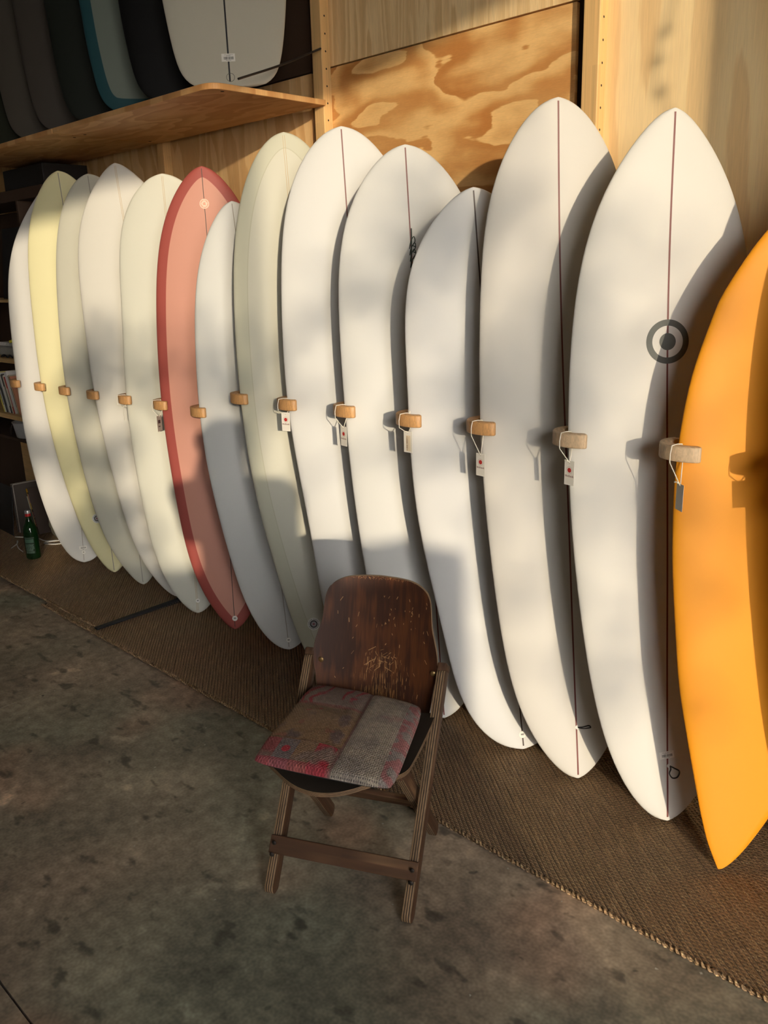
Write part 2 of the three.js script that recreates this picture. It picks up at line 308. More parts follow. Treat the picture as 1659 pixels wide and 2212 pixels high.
class BoardShape {
  constructor(L, hw, o = {}) { this.L = L; this.hw = hw; this.dT = o.dT ?? 0.036; this.dB = o.dB ?? 0.028; this.notch = o.notch ?? 0; this.tip = o.tip ?? 0; }
  foil(t) { return 0.26 + 0.74 * Math.pow(Math.sin(Math.PI * Math.min(1, Math.max(0, t))), 0.6); }
  inner(y) { return this.notch && y < this.notch ? this.tip * (1 - Math.pow(Math.max(0, y) / this.notch, 0.72)) : 0; }
  deck(x, y) { // height of the deck above the rail plane
    const t = y / this.L, h = this.hw(t), u = Math.min(1, Math.abs(x) / h);
    let e = Math.pow(1 - Math.pow(u, 2.5), 0.55);
    const xi = this.inner(y); if (xi > 0) e = Math.min(e, Math.sqrt(Math.max(0, Math.min(1, (Math.abs(x) - xi) / 0.02))));
    return rockerAt(t) + this.dT * this.foil(t) * e;
  }
  bottom(x, y) {
    const t = y / this.L, h = this.hw(t), u = Math.min(1, Math.abs(x) / h);
    let e = Math.pow(1 - Math.pow(u, 3.5), 0.5);
    const xi = this.inner(y); if (xi > 0) e = Math.min(e, Math.sqrt(Math.max(0, Math.min(1, (Math.abs(x) - xi) / 0.02))));
    return rockerAt(t) - this.dB * this.foil(t) * e;
  }
  hull(NT = 72, NU = 15) {
    const geos = [];
    for (const sgn of [-1, 1]) {
      const pos = [], uv = [], idx = [], row = 2 * NU + 1;
      for (let i = 0; i <= NT; i++) {
        const t = (1 - Math.cos(Math.PI * i / NT)) / 2, y = t * this.L, h = this.hw(t), xi = Math.min(this.inner(y), h * 0.98);
        for (let k = 0; k < row; k++) {
          const f = k <= NU ? k / NU : (2 * NU - k) / NU; // 0 centre .. 1 rail
          const x = xi + (h - xi) * Math.sin(f * Math.PI / 2);
          const z = k === NU ? rockerAt(t) : k < NU ? this.deck(x, y) : this.bottom(x, y);
          pos.push(sgn * x, y, z); uv.push(sgn * x / 0.7 + 0.5, y / 2.2);
        }
      }
      for (let i = 0; i < NT; i++) for (let k = 0; k < row - 1; k++) { const a = i * row + k, b = a + row; sgn < 0 ? idx.push(a, b, a + 1, b, b + 1, a + 1) : idx.push(a, a + 1, b, b, a + 1, b + 1); }
      const g = new THREE.BufferGeometry(); g.setAttribute('position', new THREE.Float32BufferAttribute(pos, 3)); g.setAttribute('uv', new THREE.Float32BufferAttribute(uv, 2)); g.setIndex(idx); geos.push(g);
    }
    const m = mergeVertices(mergeGeometries(geos), 1e-5); m.computeVertexNormals(); return m;
  }
  strip(w, y0, y1, x0 = 0, lift = 0.0005) {
    const pos = [], idx = [], n = 90;
    for (let i = 0; i <= n; i++) { const y = lerp(y0, y1, i / n); for (const s of [-1, 1]) pos.push(x0 + s * w / 2, y, this.deck(x0 + s * w / 2, y) + lift); }
    for (let i = 0; i < n; i++) { const a = i * 2; idx.push(a, a + 1, a + 2, a + 2, a + 1, a + 3); }
    const g = new THREE.BufferGeometry(); g.setAttribute('position', new THREE.Float32BufferAttribute(pos, 3)); g.setIndex(idx); g.computeVertexNormals(); return g;
  }
  patch(cx, cy, w, h, rot = 0, lift = 0.0008, round = false) { // thin sticker following the deck; uv 0..1
    const n = 14, pos = [], uv = [], idx = [], c = Math.cos(rot), s = Math.sin(rot);
    if (round) {
      const R = w / 2, ns = 40, nr = 6;
      for (let r = 0; r <= nr; r++) for (let k = 0; k <= ns; k++) { const a = 2 * Math.PI * k / ns, rr = R * r / nr, dx = rr * Math.cos(a), dy = rr * Math.sin(a), x = cx + dx * c - dy * s, y = cy + dx * s + dy * c; pos.push(x, y, this.deck(x, y) + lift); uv.push(0.5 + dx / w, 0.5 + dy / w); }
      for (let r = 0; r < nr; r++) for (let k = 0; k < ns; k++) { const a = r * (ns + 1) + k, b = a + ns + 1; idx.push(a, b, a + 1, b, b + 1, a + 1); }
    } else {
      for (let j = 0; j <= n; j++) for (let i = 0; i <= n; i++) { const dx = (i / n - 0.5) * w, dy = (j / n - 0.5) * h, x = cx + dx * c - dy * s, y = cy + dx * s + dy * c; pos.push(x, y, this.deck(x, y) + lift); uv.push(i / n, j / n); }
      for (let j = 0; j < n; j++) for (let i = 0; i < n; i++) { const a = j * (n + 1) + i, b = a + n + 1; idx.push(a, a + 1, b, b, a + 1, b + 1); }
    }
    const g = new THREE.BufferGeometry(); g.setAttribute('position', new THREE.Float32BufferAttribute(pos, 3)); g.setAttribute('uv', new THREE.Float32BufferAttribute(uv, 2)); g.setIndex(idx); g.computeVertexNormals(); return g;
  }
  ring(cx, cy, r0, r1, lift = 0.0007) {
    const pos = [], idx = [], ns = 56, nr = 4;
    for (let r = 0; r <= nr; r++) for (let k = 0; k <= ns; k++) { const a = 2 * Math.PI * k / ns, rr = lerp(r0, r1, r / nr), x = cx + rr * Math.cos(a), y = cy + rr * Math.sin(a); pos.push(x, y, this.deck(x, y) + lift); }
    for (let r = 0; r < nr; r++) for (let k = 0; k < ns; k++) { const a = r * (ns + 1) + k, b = a + ns + 1; idx.push(a, b, a + 1, b, b + 1, a + 1); }
    const g = new THREE.BufferGeometry(); g.setAttribute('position', new THREE.Float32BufferAttribute(pos, 3)); g.setIndex(idx); g.computeVertexNormals(); return g;
  }
}
function boardFrame(g, T, roll) {
  const sa = Math.sin(roll), ca = Math.cos(roll);
  const X = sideDir.clone().multiplyScalar(ca).addScaledVector(upDir, -sa), Y = sideDir.clone().multiplyScalar(sa).addScaledVector(upDir, ca);
  g.matrix.makeBasis(X, Y, deckN).setPosition(T); g.matrix.decompose(g.position, g.quaternion, g.scale);
}
// glassed resin: cut-lap boards keep a deeper tint where the laps double up along the rail
function lapTex(bs, railCol, deckCol, inset, soft) {
  return canvasTex(512, 1600, (c, w, h) => {
    c.fillStyle = railCol; c.fillRect(0, 0, w, h); c.fillStyle = deckCol; c.beginPath();
    const pts = []; // the outline moved inwards along its normal
    for (let i = 1; i < 160; i++) { const t = (1 - Math.cos(Math.PI * i / 160)) / 2, e = 0.002, y = t * bs.L, dx = bs.hw(t + e) - bs.hw(t - e), dy = 2 * e * bs.L, n = Math.hypot(dx, dy), x = bs.hw(t) - inset * dy / n, yy = y + inset * dx / n; if (x > 0 && (!pts.length || yy > pts[pts.length - 1][1])) pts.push([x, yy]); }
    const P = (x, y) => [(x / 0.7 + 0.5) * w, (1 - y / 2.2) * h];
    pts.forEach((p, i) => { const q = P(p[0], p[1]); i ? c.lineTo(q[0], q[1]) : c.moveTo(q[0], q[1]); });
    pts.slice().reverse().forEach((p) => { const q = P(-p[0], p[1]); c.lineTo(q[0], q[1]); });
    c.closePath(); c.fill();
    if (soft) { c.strokeStyle = soft; c.lineWidth = 2; c.stroke(); }
  });
}
const boardMat = (r, g, b, o = {}) => new THREE.MeshPhysicalMaterial({ color: lin(r, g, b), roughness: 0.55, specularIntensity: 0.6, ...o });
const stringerRed = std({ color: lin(0.16, 0.035, 0.03), roughness: 0.5 }), stringerDark = std({ color: lin(0.05, 0.025, 0.02), roughness: 0.5 });
const stringerTan = std({ color: lin(0.5, 0.38, 0.22), roughness: 0.6 }), stringerGrey = std({ color: lin(0.3, 0.28, 0.24), roughness: 0.6 });
// x, z of the tail on the mat, length, in-plane tilt, outline harmonics
const BOARDS = [
  [-4.398, -2.06, 2.071, -0.0011, [0.303, -0.0126, -0.0072, 0.0146, -0.0116, 0.0061, -0.0007]],
  [-4.108, -2.086, 2.093, -0.058, [0.259, -0.022, -0.0022, -0.0017, -0.0042, 0.0019, -0.0025]],
  [-3.816, -2.089, 2.05, -0.0568, [0.2674, -0.0153, -0.0011, -0.0039, -0.0043, -0.0018, -0.003]],
  [-3.521, -2.11, 2.074, -0.0728, [0.2767, -0.0174, 0.0025, 0.0025, -0.0086, 0.0023, -0.005]],
  [-3.28, -2.062, 2.0, -0.013, [0.2687, -0.0192, 0.0127, -0.0066, -0.0019, 0.0001, -0.0039]],
  [-2.985, -2.062, 2.002, -0.0106, [0.2591, -0.016, -0.0002, -0.0005, -0.0067, -0.0009, -0.0033]],
  [-2.633, -2.085, 1.841, -0.0716, [0.2469, -0.0025, -0.001, 0.004, -0.0017, 0.0015, -0.0024]],
  [-2.341, -2.049, 2.058, -0.0367, [0.2511, -0.0249, 0.0001, 0.0008, 0.0011, 0.0028, -0.0003]],
  [-2.059, -2.061, 2.042, -0.0325, [0.2716, -0.0208, 0.0138, 0.0038, -0.0013, -0.0021, -0.0045]],
  [-1.769, -2.078, 1.949, -0.038, [0.2773, -0.0163, 0.0134, -0.0013, -0.0057, 0.0009, -0.0028]],
  [-1.441, -2.096, 1.792, -0.0716, [0.2787, -0.0062, 0.0157, 0.0058, -0.0005, 0.0047, -0.0052]],
  [-1.218, -2.069, 2.009, -0.0215, [0.2578, -0.0094, 0.0094, -0.0026, -0.0041, -0.0002, -0.0034]],
  [-0.917, -2.054, 1.934, 0.0028, [0.2654, -0.0093, 0.0001, 0.0052, -0.0056, 0.0021, -0.0025]],
];
const W = (r, g, b) => boardMat(r * 0.75, g * 0.755, b * 0.755);
const STYLE = [
  { m: W(0.84, 0.82, 0.79), st: [stringerGrey, 0.003], l: 'white surfboard at the far left end of the row, a round sticker by its tail' },
  { m: W(0.99, 0.92, 0.55), st: [stringerGrey, 0.004], l: 'pale yellow surfboard with a pointed nose' },
  { m: W(0.7, 0.68, 0.57), st: [stringerGrey, 0.004], l: 'dull grey-green surfboard standing just right of the yellow one' },
  { m: W(0.84, 0.81, 0.74), st: [stringerTan, 0.006], l: 'cream white surfboard with the most pointed nose, fourth from the left end' },
  { m: W(0.82, 0.81, 0.7), st: [stringerTan, 0.006], l: 'cream surfboard with a rounded nose just left of the pink one' },
  { m: null, st: [stringerDark, 0.003], l: 'pink surfboard with deeper red rails and a pale round logo near its nose' },
  { m: W(0.82, 0.82, 0.8), st: [stringerGrey, 0.003], l: 'short white surfboard just right of the pink one' },
  { m: null, st: [stringerTan, 0.007], l: 'tall pale sage surfboard with a round flower sticker near its tail' },
  { m: W(0.86, 0.85, 0.83), st: [stringerRed, 0.0045], l: 'white surfboard with a dark red centre line behind the left half of the chair' },
  { m: W(0.86, 0.85, 0.82), st: [stringerRed, 0.0045], l: 'white surfboard with a dark green script on its centre line, behind the chair' },
  { m: W(0.85, 0.84, 0.83), st: [stringerDark, 0.0045], l: 'shortest white surfboard, wedged between two taller ones right of the chair' },
  { m: W(0.8, 0.76, 0.7), st: [stringerRed, 0.005], l: 'tallest round-nosed surfboard in warm white, with a thin black leash loop at its tail' },
  { m: W(0.84, 0.81, 0.75), st: [stringerRed, 0.005], l: 'white surfboard with a dark target ring logo and a barcode label' },
];
const RAILPTS = [];
const boardObj = [];
BOARDS.forEach(([x, z, L, roll, co], i) => {
  const s = STYLE[i], bs = new BoardShape(L, outlineOf(co)), y0 = i < 4 ? 0.021 : 0.014;
  const g = thing('surfboard', s.l, 'surfboard', 'surfboards standing on the mats');
  boardFrame(g, V(x, y0, z), roll);
  let m = s.m;
  if (i === 5) m = new THREE.MeshPhysicalMaterial({ map: lapTex(bs, '#9c4d46', '#c68f7e', 0.045), roughness: 0.55, specularIntensity: 0.6 });
  if (i === 7) m = new THREE.MeshPhysicalMaterial({ map: lapTex(bs, '#c2c1ae', '#c9c7b8', 0.055, '#b5b39c'), roughness: 0.55, specularIntensity: 0.6 });
  mesh('hull', bs.hull(), m, g);
  const [sm, w] = s.st;
  if (w > 0.0055) { mesh('stringer', bs.strip(0.0018, 0.012, L - 0.012, -w / 2), sm, g); mesh('stringer', bs.strip(0.0018, 0.012, L - 0.012, w / 2), sm, g); } else mesh('stringer', bs.strip(w, 0.012, L - 0.01), sm, g);
  g.updateMatrixWorld(true); boardObj.push([g, bs]);
});
// orange fish
const fishHW = spline([[0, 0.158], [0.07, 0.184], [0.143, 0.202], [0.245, 0.221], [0.36, 0.242], [0.485, 0.263], [0.6, 0.274], [0.79, 0.287], [0.906, 0.289], [1.013, 0.287], [1.12, 0.279], [1.276, 0.255], [1.419, 0.213], [1.479, 0.19], [1.575, 0.133], [1.64, 0.083], [1.69, 0.035], [1.71, 0.0004]]);
{
  const L = 1.71, bs = new BoardShape(L, (t) => fishHW(t * L), { notch: 0.155, tip: 0.15 });
  const g = thing('surfboard', 'bright orange swallow-tailed surfboard at the right edge of the picture', 'surfboard', 'surfboards standing on the mats');
  const T = V(-0.7178, 0.012, -1.9478).addScaledVector(sideDir, 0.155);
  boardFrame(g, T, 0.025);
  mesh('hull', bs.hull(), boardMat(0.74, 0.285, 0.01), g);
  g.updateMatrixWorld(true); boardObj.push([g, bs]);
}

{
  const bs = new BoardShape(1.95, outlineOf(BOARDS[12][4])), g = thing('surfboard', 'white surfboard just outside the right edge, shading the orange board', 'surfboard', 'surfboards standing on the mats');
  boardFrame(g, V(-0.312, 0.014, -2.056), 0); mesh('hull', bs.hull(), W(0.84, 0.81, 0.76), g); mesh('stringer', bs.strip(0.005, 0.012, 1.94), stringerRed, g);
  g.updateMatrixWorld(true); boardObj.push([g, bs]);
}

/* stickers, logos, leash loops: parts of their boards */
const stick = (i, name, geo, mat) => mesh(name, geo, mat, boardObj[i][0]);
const texDot = canvasTex(64, 64, (c) => { c.fillStyle = '#e9e7e0'; c.fillRect(0, 0, 64, 64); c.fillStyle = '#3c3a38'; c.fillRect(18, 24, 28, 8); c.fillRect(18, 36, 28, 3); });
const texLabel = canvasTex(256, 128, (c) => {
  c.fillStyle = '#e6e3dc'; c.fillRect(0, 0, 256, 128); c.fillStyle = '#444';
  const r = rng(3); for (let x = 60; x < 210; x += 18) c.fillRect(x, 16, 4 + 10 * r(), 8);
  for (let x = 90; x < 170; x += 14) c.fillRect(x, 32, 9, 6);
  for (let x = 44; x < 220;) { const w = 2 + 6 * r(); c.fillRect(x, 50, w, 46); x += w + 2 + 5 * r(); }
  c.fillStyle = '#888'; c.fillRect(80, 106, 100, 6);
});
const texFlower = canvasTex(256, 256, (c) => {
  c.fillStyle = '#dcdcd8'; c.fillRect(0, 0, 256, 256); c.translate(128, 128);
  c.fillStyle = '#2a2a33'; const r = rng(9);
  for (let k = 0; k < 44; k++) { const a = k / 44 * Math.PI * 2; if (k % 11 === 10) continue; c.save(); c.rotate(a); c.fillRect(-5, -108, 8 * (0.5 + 0.6 * r()), 18); c.restore(); }
  c.beginPath(); c.arc(0, 0, 78, 0, 7); c.fill();
  c.fillStyle = '#b7b2b4'; for (let k = 0; k < 14; k++) { c.save(); c.rotate(k / 14 * Math.PI * 2); c.beginPath(); c.ellipse(0, -40, 7, 22, 0, 0, 7); c.fill(); c.restore(); }
  c.fillStyle = '#8d5a62'; c.beginPath(); c.arc(0, 0, 24, 0, 7); c.fill();
});
const texPinkLogo = canvasTex(256, 256, (c) => {
  c.fillStyle = '#e39a84'; c.fillRect(0, 0, 256, 256); c.translate(128, 128); c.strokeStyle = '#ffe4d2'; c.lineWidth = 10; c.beginPath(); c.arc(0, 0, 118, 0, 7); c.stroke();
  c.lineWidth = 7; const r = rng(21);
  for (let k = 0; k < 26; k++) { const a = k / 26 * 6.283, r0 = 30 + 30 * r(), r1 = 70 + 34 * r(); c.beginPath(); c.moveTo(r0 * Math.cos(a), r0 * Math.sin(a)); c.quadraticCurveTo(60 * Math.cos(a + 0.3), 60 * Math.sin(a + 0.3), r1 * Math.cos(a + 0.1), r1 * Math.sin(a + 0.1)); c.stroke(); }
});
M.dot = std({ map: texDot, roughness: 0.5 }); M.label = std({ map: texLabel, roughness: 0.6 }); M.flower = std({ map: texFlower, roughness: 0.5 }); M.pinkLogo = std({ map: texPinkLogo, roughness: 0.5 });
M.logoGrey = std({ color: lin(0.065, 0.07, 0.06), roughness: 0.5 });
M.script = std({ color: lin(0.02, 0.035, 0.025), roughness: 0.5 });
{
  const B = (i) => boardObj[i][1];
  stick(0, 'sticker', B(0).patch(0.001, 0.058, 0.02, 0.02, 0, 0.001, true), M.dot);
  stick(0, 'barcode_label', B(0).patch(0.0, 0.084, 0.042, 0.018, 0.1, 0.001), M.label);
  stick(1, 'round_sticker', B(1).patch(-0.055, 0.301, 0.05, 0.05, 0, 0.001, true), M.flower);
  stick(4, 'sticker', B(4).patch(0.004, 0.06, 0.02, 0.02, 0, 0.001, true), M.dot);
  stick(5, 'round_logo', B(5).patch(0, 1.852, 0.04, 0.04, 0, 0.001, true), M.pinkLogo);
  stick(5, 'sticker', B(5).patch(0.002, 0.051, 0.024, 0.024, 0, 0.001, true), M.dot);
  stick(6, 'sticker', B(6).patch(0.002, 0.042, 0.02, 0.02, 0, 0.001, true), M.dot);
  stick(7, 'round_sticker', B(7).patch(-0.046, 0.204, 0.05, 0.05, 0, 0.001, true), M.flower);
  stick(10, 'sticker', B(10).patch(0, 0.051, 0.023, 0.023, 0, 0.001, true), M.dot);
  stick(12, 'target_logo', clean([B(12).ring(0.0, 1.35, 0.042, 0.0585), B(12).ring(0.0, 1.35, 0.0, 0.0225)]), M.logoGrey);
  stick(12, 'barcode_label', B(12).patch(-0.002, 0.196, 0.042, 0.021, 0.12, 0.001), M.label);
  // script drawn along the centre line: loose brush strokes
  const str = [], b9 = B(9), q = (x, y) => V(x, y, b9.deck(x, y) + 0.0006);
  const rr = rng(12);
  for (let k = 0; k < 7; k++) { const y = 1.66 - k * 0.02; str.push(tube([q(-0.006, y - 0.035), q(0.0, y - 0.012), q(0.008 + 0.01 * rr(), y + 0.004), q(0.014, y - 0.012), q(0.006, y - 0.024), q(0.016 + 0.006 * rr(), y - 0.03)], 0.0016, 24, 5)); }
  str.push(tube([q(0.004, 1.69), q(0.003, 1.66), q(-0.002, 1.6), q(-0.004, 1.535)], 0.0022, 20, 5));
  stick(9, 'script_logo', clean(str), M.script);
  for (const [i, x, y, pts] of [[11, 0.004, 0.165, [[0, 0], [0.014, 0.001], [0.034, 0.004], [0.04, -0.003], [0.03, -0.006], [0.012, -0.005], [0, 0]]], [12, 0.006, 0.164, [[0, 0], [0.012, -0.006], [0.026, -0.016], [0.021, -0.034], [0.009, -0.037], [0.0, -0.024], [0.003, -0.01], [0, 0]]]]) {
    const b = B(i), P = pts.map(([a, c], k) => V(x + a, y + c, b.deck(x + a, y + c) + 0.003 + 0.004 * Math.sin(k)));
    stick(i, 'leash_string', tube(P, 0.0021, 60, 6), M.black);
    const plug = b.ring(x - 0.001, y, 0.0, 0.0065, 0.001); stick(i, 'leash_plug', plug, std({ color: lin(0.7, 0.68, 0.64), roughness: 0.5 }));
  }
  stick(13, 'sticker', boardObj[13][1].patch(0.012, 0.19, 0.03, 0.03, 0, 0.001, true), M.dot);
}

/* ---------------- wooden hooks and price tags ---------------- */
function hookGeo() {
  const s = new THREE.Shape(); // plan view: x along the board face, y towards its deck
  s.moveTo(0.028, 0.04); s.quadraticCurveTo(0.004, 0.034, -0.007, 0.006); s.quadraticCurveTo(-0.009, -0.028, 0.012, -0.047); s.lineTo(0.03, -0.052);
  s.lineTo(0.026, -0.082); s.quadraticCurveTo(-0.03, -0.07, -0.04, -0.012); s.quadraticCurveTo(-0.032, 0.048, 0.022, 0.068); s.quadraticCurveTo(0.035, 0.07, 0.035, 0.056); s.quadraticCurveTo(0.035, 0.042, 0.028, 0.04);
  const g = new THREE.ExtrudeGeometry(s, { depth: 0.031, bevelEnabled: true, bevelThickness: 0.004, bevelSize: 0.004, bevelOffset: -0.004, bevelSegments: 3, curveSegments: 14 });
  g.rotateX(-Math.PI / 2); g.translate(0, -0.0155, 0); // shape y -> -z: flip below
  g.scale(1, 1, -1);
  const idx = g.index; if (!idx) { const p = g.attributes.position, n = p.count; const flip = (a) => { for (let i = 0; i < n; i += 3) for (let c = 0; c < a.itemSize; c++) { const t = a.array[(i + 1) * a.itemSize + c]; a.array[(i + 1) * a.itemSize + c] = a.array[(i + 2) * a.itemSize + c]; a.array[(i + 2) * a.itemSize + c] = t; } }; flip(p); flip(g.attributes.uv); }
  g.deleteAttribute('normal'); g.computeVertexNormals();
  return boxUV(toCreasedNormals(g, 0.7), 9, 9, 0, 0, 0);
}
const hookShape = hookGeo();
const armShape = boxUV(rbox(0.6, 0.034, 0.032, 0.005), 6, 6);
const hooks = [];
const HOOKL = ['outermost wooden hook at the left end of the row, in front of the magazines', 'wooden hook on the left rail of the yellow board', 'wooden hook between the yellow and the grey-green boards, on the grey-green rail', 'wooden hook on the rail of the most pointed cream board', 'wooden hook with an edge-on tag, left of the cream round-nosed board', 'wooden hook with a dark-printed tag, left of the pink board', 'bare wooden hook against the right side of the pink board', 'bare wooden hook on the pale sage board, higher than those to its left', 'wooden hook carrying a red-dotted tag right of the pale sage board', 'wooden hook with its tag hanging sideways, second tag left of the barcode tag', 'wooden hook carrying the tag with a printed barcode', 'wooden hook holding the tallest board by its left rail', 'pale wooden hook holding the board with the target ring', 'pale grey-brown hook holding the orange board', 'pale hook just outside the right edge, shading the orange board'];
for (let i = 0; i < 15; i++) {
  const [g, bs] = boardObj[i], yw = i < 7 ? 1.02 : 1.1;
  let t = 0.5; for (let k = 0; k < 20; k++) { const p = V(-bs.hw(t), t * bs.L, rockerAt(t)).applyMatrix4(g.matrixWorld); t += (yw - p.y) / bs.L * 0.9; }
  const rail = V(-bs.hw(t), t * bs.L, rockerAt(t)).applyMatrix4(g.matrixWorld);
  const h = thing('board_hook', HOOKL[i], 'hook', 'wooden hooks of the board rack');
  h.matrix.makeBasis(sideDir, V(0, 1, 0), hor).setPosition(rail); h.matrix.decompose(h.position, h.quaternion, h.scale);
  const mat = i >= 12 ? M.beechPale : M.beech;
  mesh('hook_head', hookShape, mat, h);
  const len = (rail.z + 0.05 + 2.47) / Math.sin(YAW);
  const am = mesh('arm', armShape, mat, h); am.scale.x = len / 0.6; am.position.set(0.015 + len / 2, 0, -0.066);
  h.updateMatrixWorld(true); hooks.push(h);
}
const tagFront = canvasTex(128, 256, (c) => {
  c.fillStyle = '#f3ecdf'; c.fillRect(0, 0, 128, 256); c.strokeStyle = '#fffaf0'; c.lineWidth = 6; c.strokeRect(3, 3, 122, 250);
  c.strokeStyle = '#c9a79b'; c.lineWidth = 3; c.beginPath(); c.arc(64, 98, 37, 0, 7); c.stroke();
  c.fillStyle = '#c22f28'; c.beginPath(); c.arc(64, 98, 25, 0, 7); c.fill();
  c.fillStyle = '#7a4038'; c.font = 'bold 28px serif'; c.textAlign = 'center'; c.fillText('Mollusk', 64, 170);
  c.fillStyle = '#8a7a68'; c.beginPath(); c.arc(64, 22, 5, 0, 7); c.fill();
});
const tagBack = canvasTex(128, 256, (c) => {
  c.fillStyle = '#f3ecdf'; c.fillRect(0, 0, 128, 256); c.fillStyle = '#ecd9b8'; c.fillRect(34, 50, 70, 190);
  const r = rng(8); c.fillStyle = '#6b4a30'; for (let y = 64; y < 228;) { const h = 3 + 9 * r(); c.fillRect(42, y, 16, h); y += h + 3 + 6 * r(); }
  c.fillStyle = '#b89b78'; for (let y = 70; y < 220; y += 14) c.fillRect(72, y, 5, 8);
  c.fillStyle = '#8a7a68'; c.beginPath(); c.arc(64, 22, 5, 0, 7); c.fill();
});
const tagDark = canvasTex(128, 256, (c) => {
  c.fillStyle = '#8d8378'; c.fillRect(0, 0, 128, 256); c.fillStyle = '#3a2322'; c.fillRect(30, 70, 60, 56); c.fillRect(30, 170, 50, 14);
});
M.tagFront = std({ map: tagFront, roughness: 0.7 }); M.tagBack = std({ map: tagBack, roughness: 0.7 }); M.tagDark = std({ map: tagDark, roughness: 0.7 });
// hook number, gap below the hook, turn about the vertical (0 faces the deck side), face, knot, label
const TAGS = [
  [4, 0.012, -1.36, 'front', 0, 'price tag hanging edge-on and looking like a thin line'],
  [5, 0.03, 1.15, 'dark', 0, 'narrow tag turned almost edge-on with a dark print, left of the pink board'],
  [8, 0.012, -0.55, 'front', 0, 'tag with a red dot hanging close under its hook by the pale sage board'],
  [9, 0.035, -1.0, 'front', 0, 'half-turned tag with a red dot, just left of the barcode tag'],
  [10, 0.018, -0.85, 'back', 1, 'tag showing a printed barcode'],
  [11, 0.06, -0.95, 'front', 0, 'turned tag with an orange-red dot on the hook of the tallest board'],
  [12, 0.04, -1.05, 'front', 2, 'tag with a red dot hanging before the board with the target ring'],
  [14, 0.02, 0.2, 'plain', 0, 'tag just outside the right edge, whose shadow falls on the orange board'],
  [13, 0.06, -1.5, 'plain', 2, 'blank tag seen nearly edge-on beside the orange board, with a frayed knot'],
];
const cardGeo = rbox(0.036, 0.068, 0.0008, 0.0003, 1);
for (const [hi, gap, turn, face, knot, label] of TAGS) {
  const h = hooks[hi], P = (x, y, z) => V(x, y, z).applyMatrix4(h.matrixWorld);
  const t = thing('price_tag', label, 'tag', 'price tags on the board hooks');
  const hang = V(-0.008, -0.0195 - gap, 0.05); // hole in the card
  const hole = P(hang.x, hang.y, hang.z); t.position.copy(hole);
  const card = new THREE.Group();
  const cm = mesh('card', cardGeo, M.card, t); cm.position.set(0, -0.028, 0); cm.quaternion.setFromRotationMatrix(new THREE.Matrix4().makeBasis(sideDir, V(0, 1, 0), hor)).multiply(new THREE.Quaternion().setFromAxisAngle(V(0, 1, 0), turn));
  if (face !== 'plain') { const fm = mesh('print', new THREE.PlaneGeometry(0.0354, 0.0674), face === 'front' ? M.tagFront : face === 'back' ? M.tagBack : M.tagDark, cm); fm.position.z = 0.0006; }
  const loc = (x, y, z) => P(x, y, z).sub(hole);
  const top = 0.021, bot = -0.021;
  const loop = [V(0, 0, 0), loc(-0.034, bot, 0.039), loc(-0.0345, 0, 0.039), loc(-0.03, top, 0.036), loc(-0.012, top + 0.001, 0.024), loc(0.002, top, 0.021), loc(0.0055, 0.0, 0.019), loc(0.006, bot, 0.021), V(0, 0, 0)];
  { const cp = new THREE.CurvePath(); for (let k = 1; k < loop.length; k++) cp.add(new THREE.LineCurve3(loop[k - 1], loop[k])); cp.arcLengthDivisions = 20; mesh('string', clean(cp.curves.map((q) => new THREE.TubeGeometry(q, 1, 0.0013, 6))), M.cord, t); }
  if (knot) {
    const at = knot === 1 ? loc(0.002, top + 0.004, 0.024) : knot === 2 ? loc(-0.014, hang.y * 0.85 + bot * 0.15, 0.047) : V(0, 0, 0), gs = [new THREE.SphereGeometry(0.0026, 10, 8).translate(at.x, at.y, at.z)], r = rng(hi);
    for (let k = 0; k < 6; k++) { const d = V(-0.9 + 0.5 * r(), 0.7 * (r() - 0.3), 0.7 * (r() - 0.5)).multiplyScalar(0.012); gs.push(tube([at, at.clone().addScaledVector(d, 0.5).add(V(0, 0.001, 0)), at.clone().add(d)], 0.0005, 8, 5)); }
    mesh('knot', clean(gs), M.cord, t);
  }
}

/* ---------------- upper shelf and the boards on it ---------------- */
{
  const sh = thing('wall_shelf', 'deep plywood shelf high on the wall, carrying a second row of boards', 'shelf');
  const mk = (x0, x1, roundRight) => {
    const s = new THREE.Shape(), z0 = 1.93, z1 = 2.474, r = 0.06; // shape in x, -z
    s.moveTo(x0, z1); s.lineTo(x1, z1); if (roundRight) { s.lineTo(x1, z0 + r); s.quadraticCurveTo(x1, z0, x1 - r * 1.3, z0); } else s.lineTo(x1, z0); s.lineTo(x0, z0); s.closePath();
    const g = new THREE.ExtrudeGeometry(s, { depth: 0.016, bevelEnabled: true, bevelThickness: 0.0025, bevelSize: 0.0025, bevelOffset: -0.0025, bevelSegments: 2 });
    g.rotateX(-Math.PI / 2); g.translate(0, 2.1925, 0);
    const p = g.attributes.position, uv = g.attributes.uv; for (let k = 0; k < p.count; k++) uv.setXY(k, p.getX(k) / 1.3 + 0.3, p.getZ(k) / 0.9);
    return g;
  };
  // ExtrudeGeometry laid flat: shape y becomes -z
  mesh('shelf_board', mk(-3.896, -2.682, true), M.shelf, sh);
  mesh('shelf_board', mk(-5.16, -3.904, false), M.shelf, sh);
  const screws = []; for (const [x, z] of [[-2.71, -2.0], [-3.85, -2.06], [-3.95, -2.06], [-3.86, -2.4]]) { const c = new THREE.CylinderGeometry(0.007, 0.007, 0.001, 12); c.translate(x, 2.1897, z); screws.push(c); }
  for (const c of screws) mesh('screw', c, M.hole, sh);
}
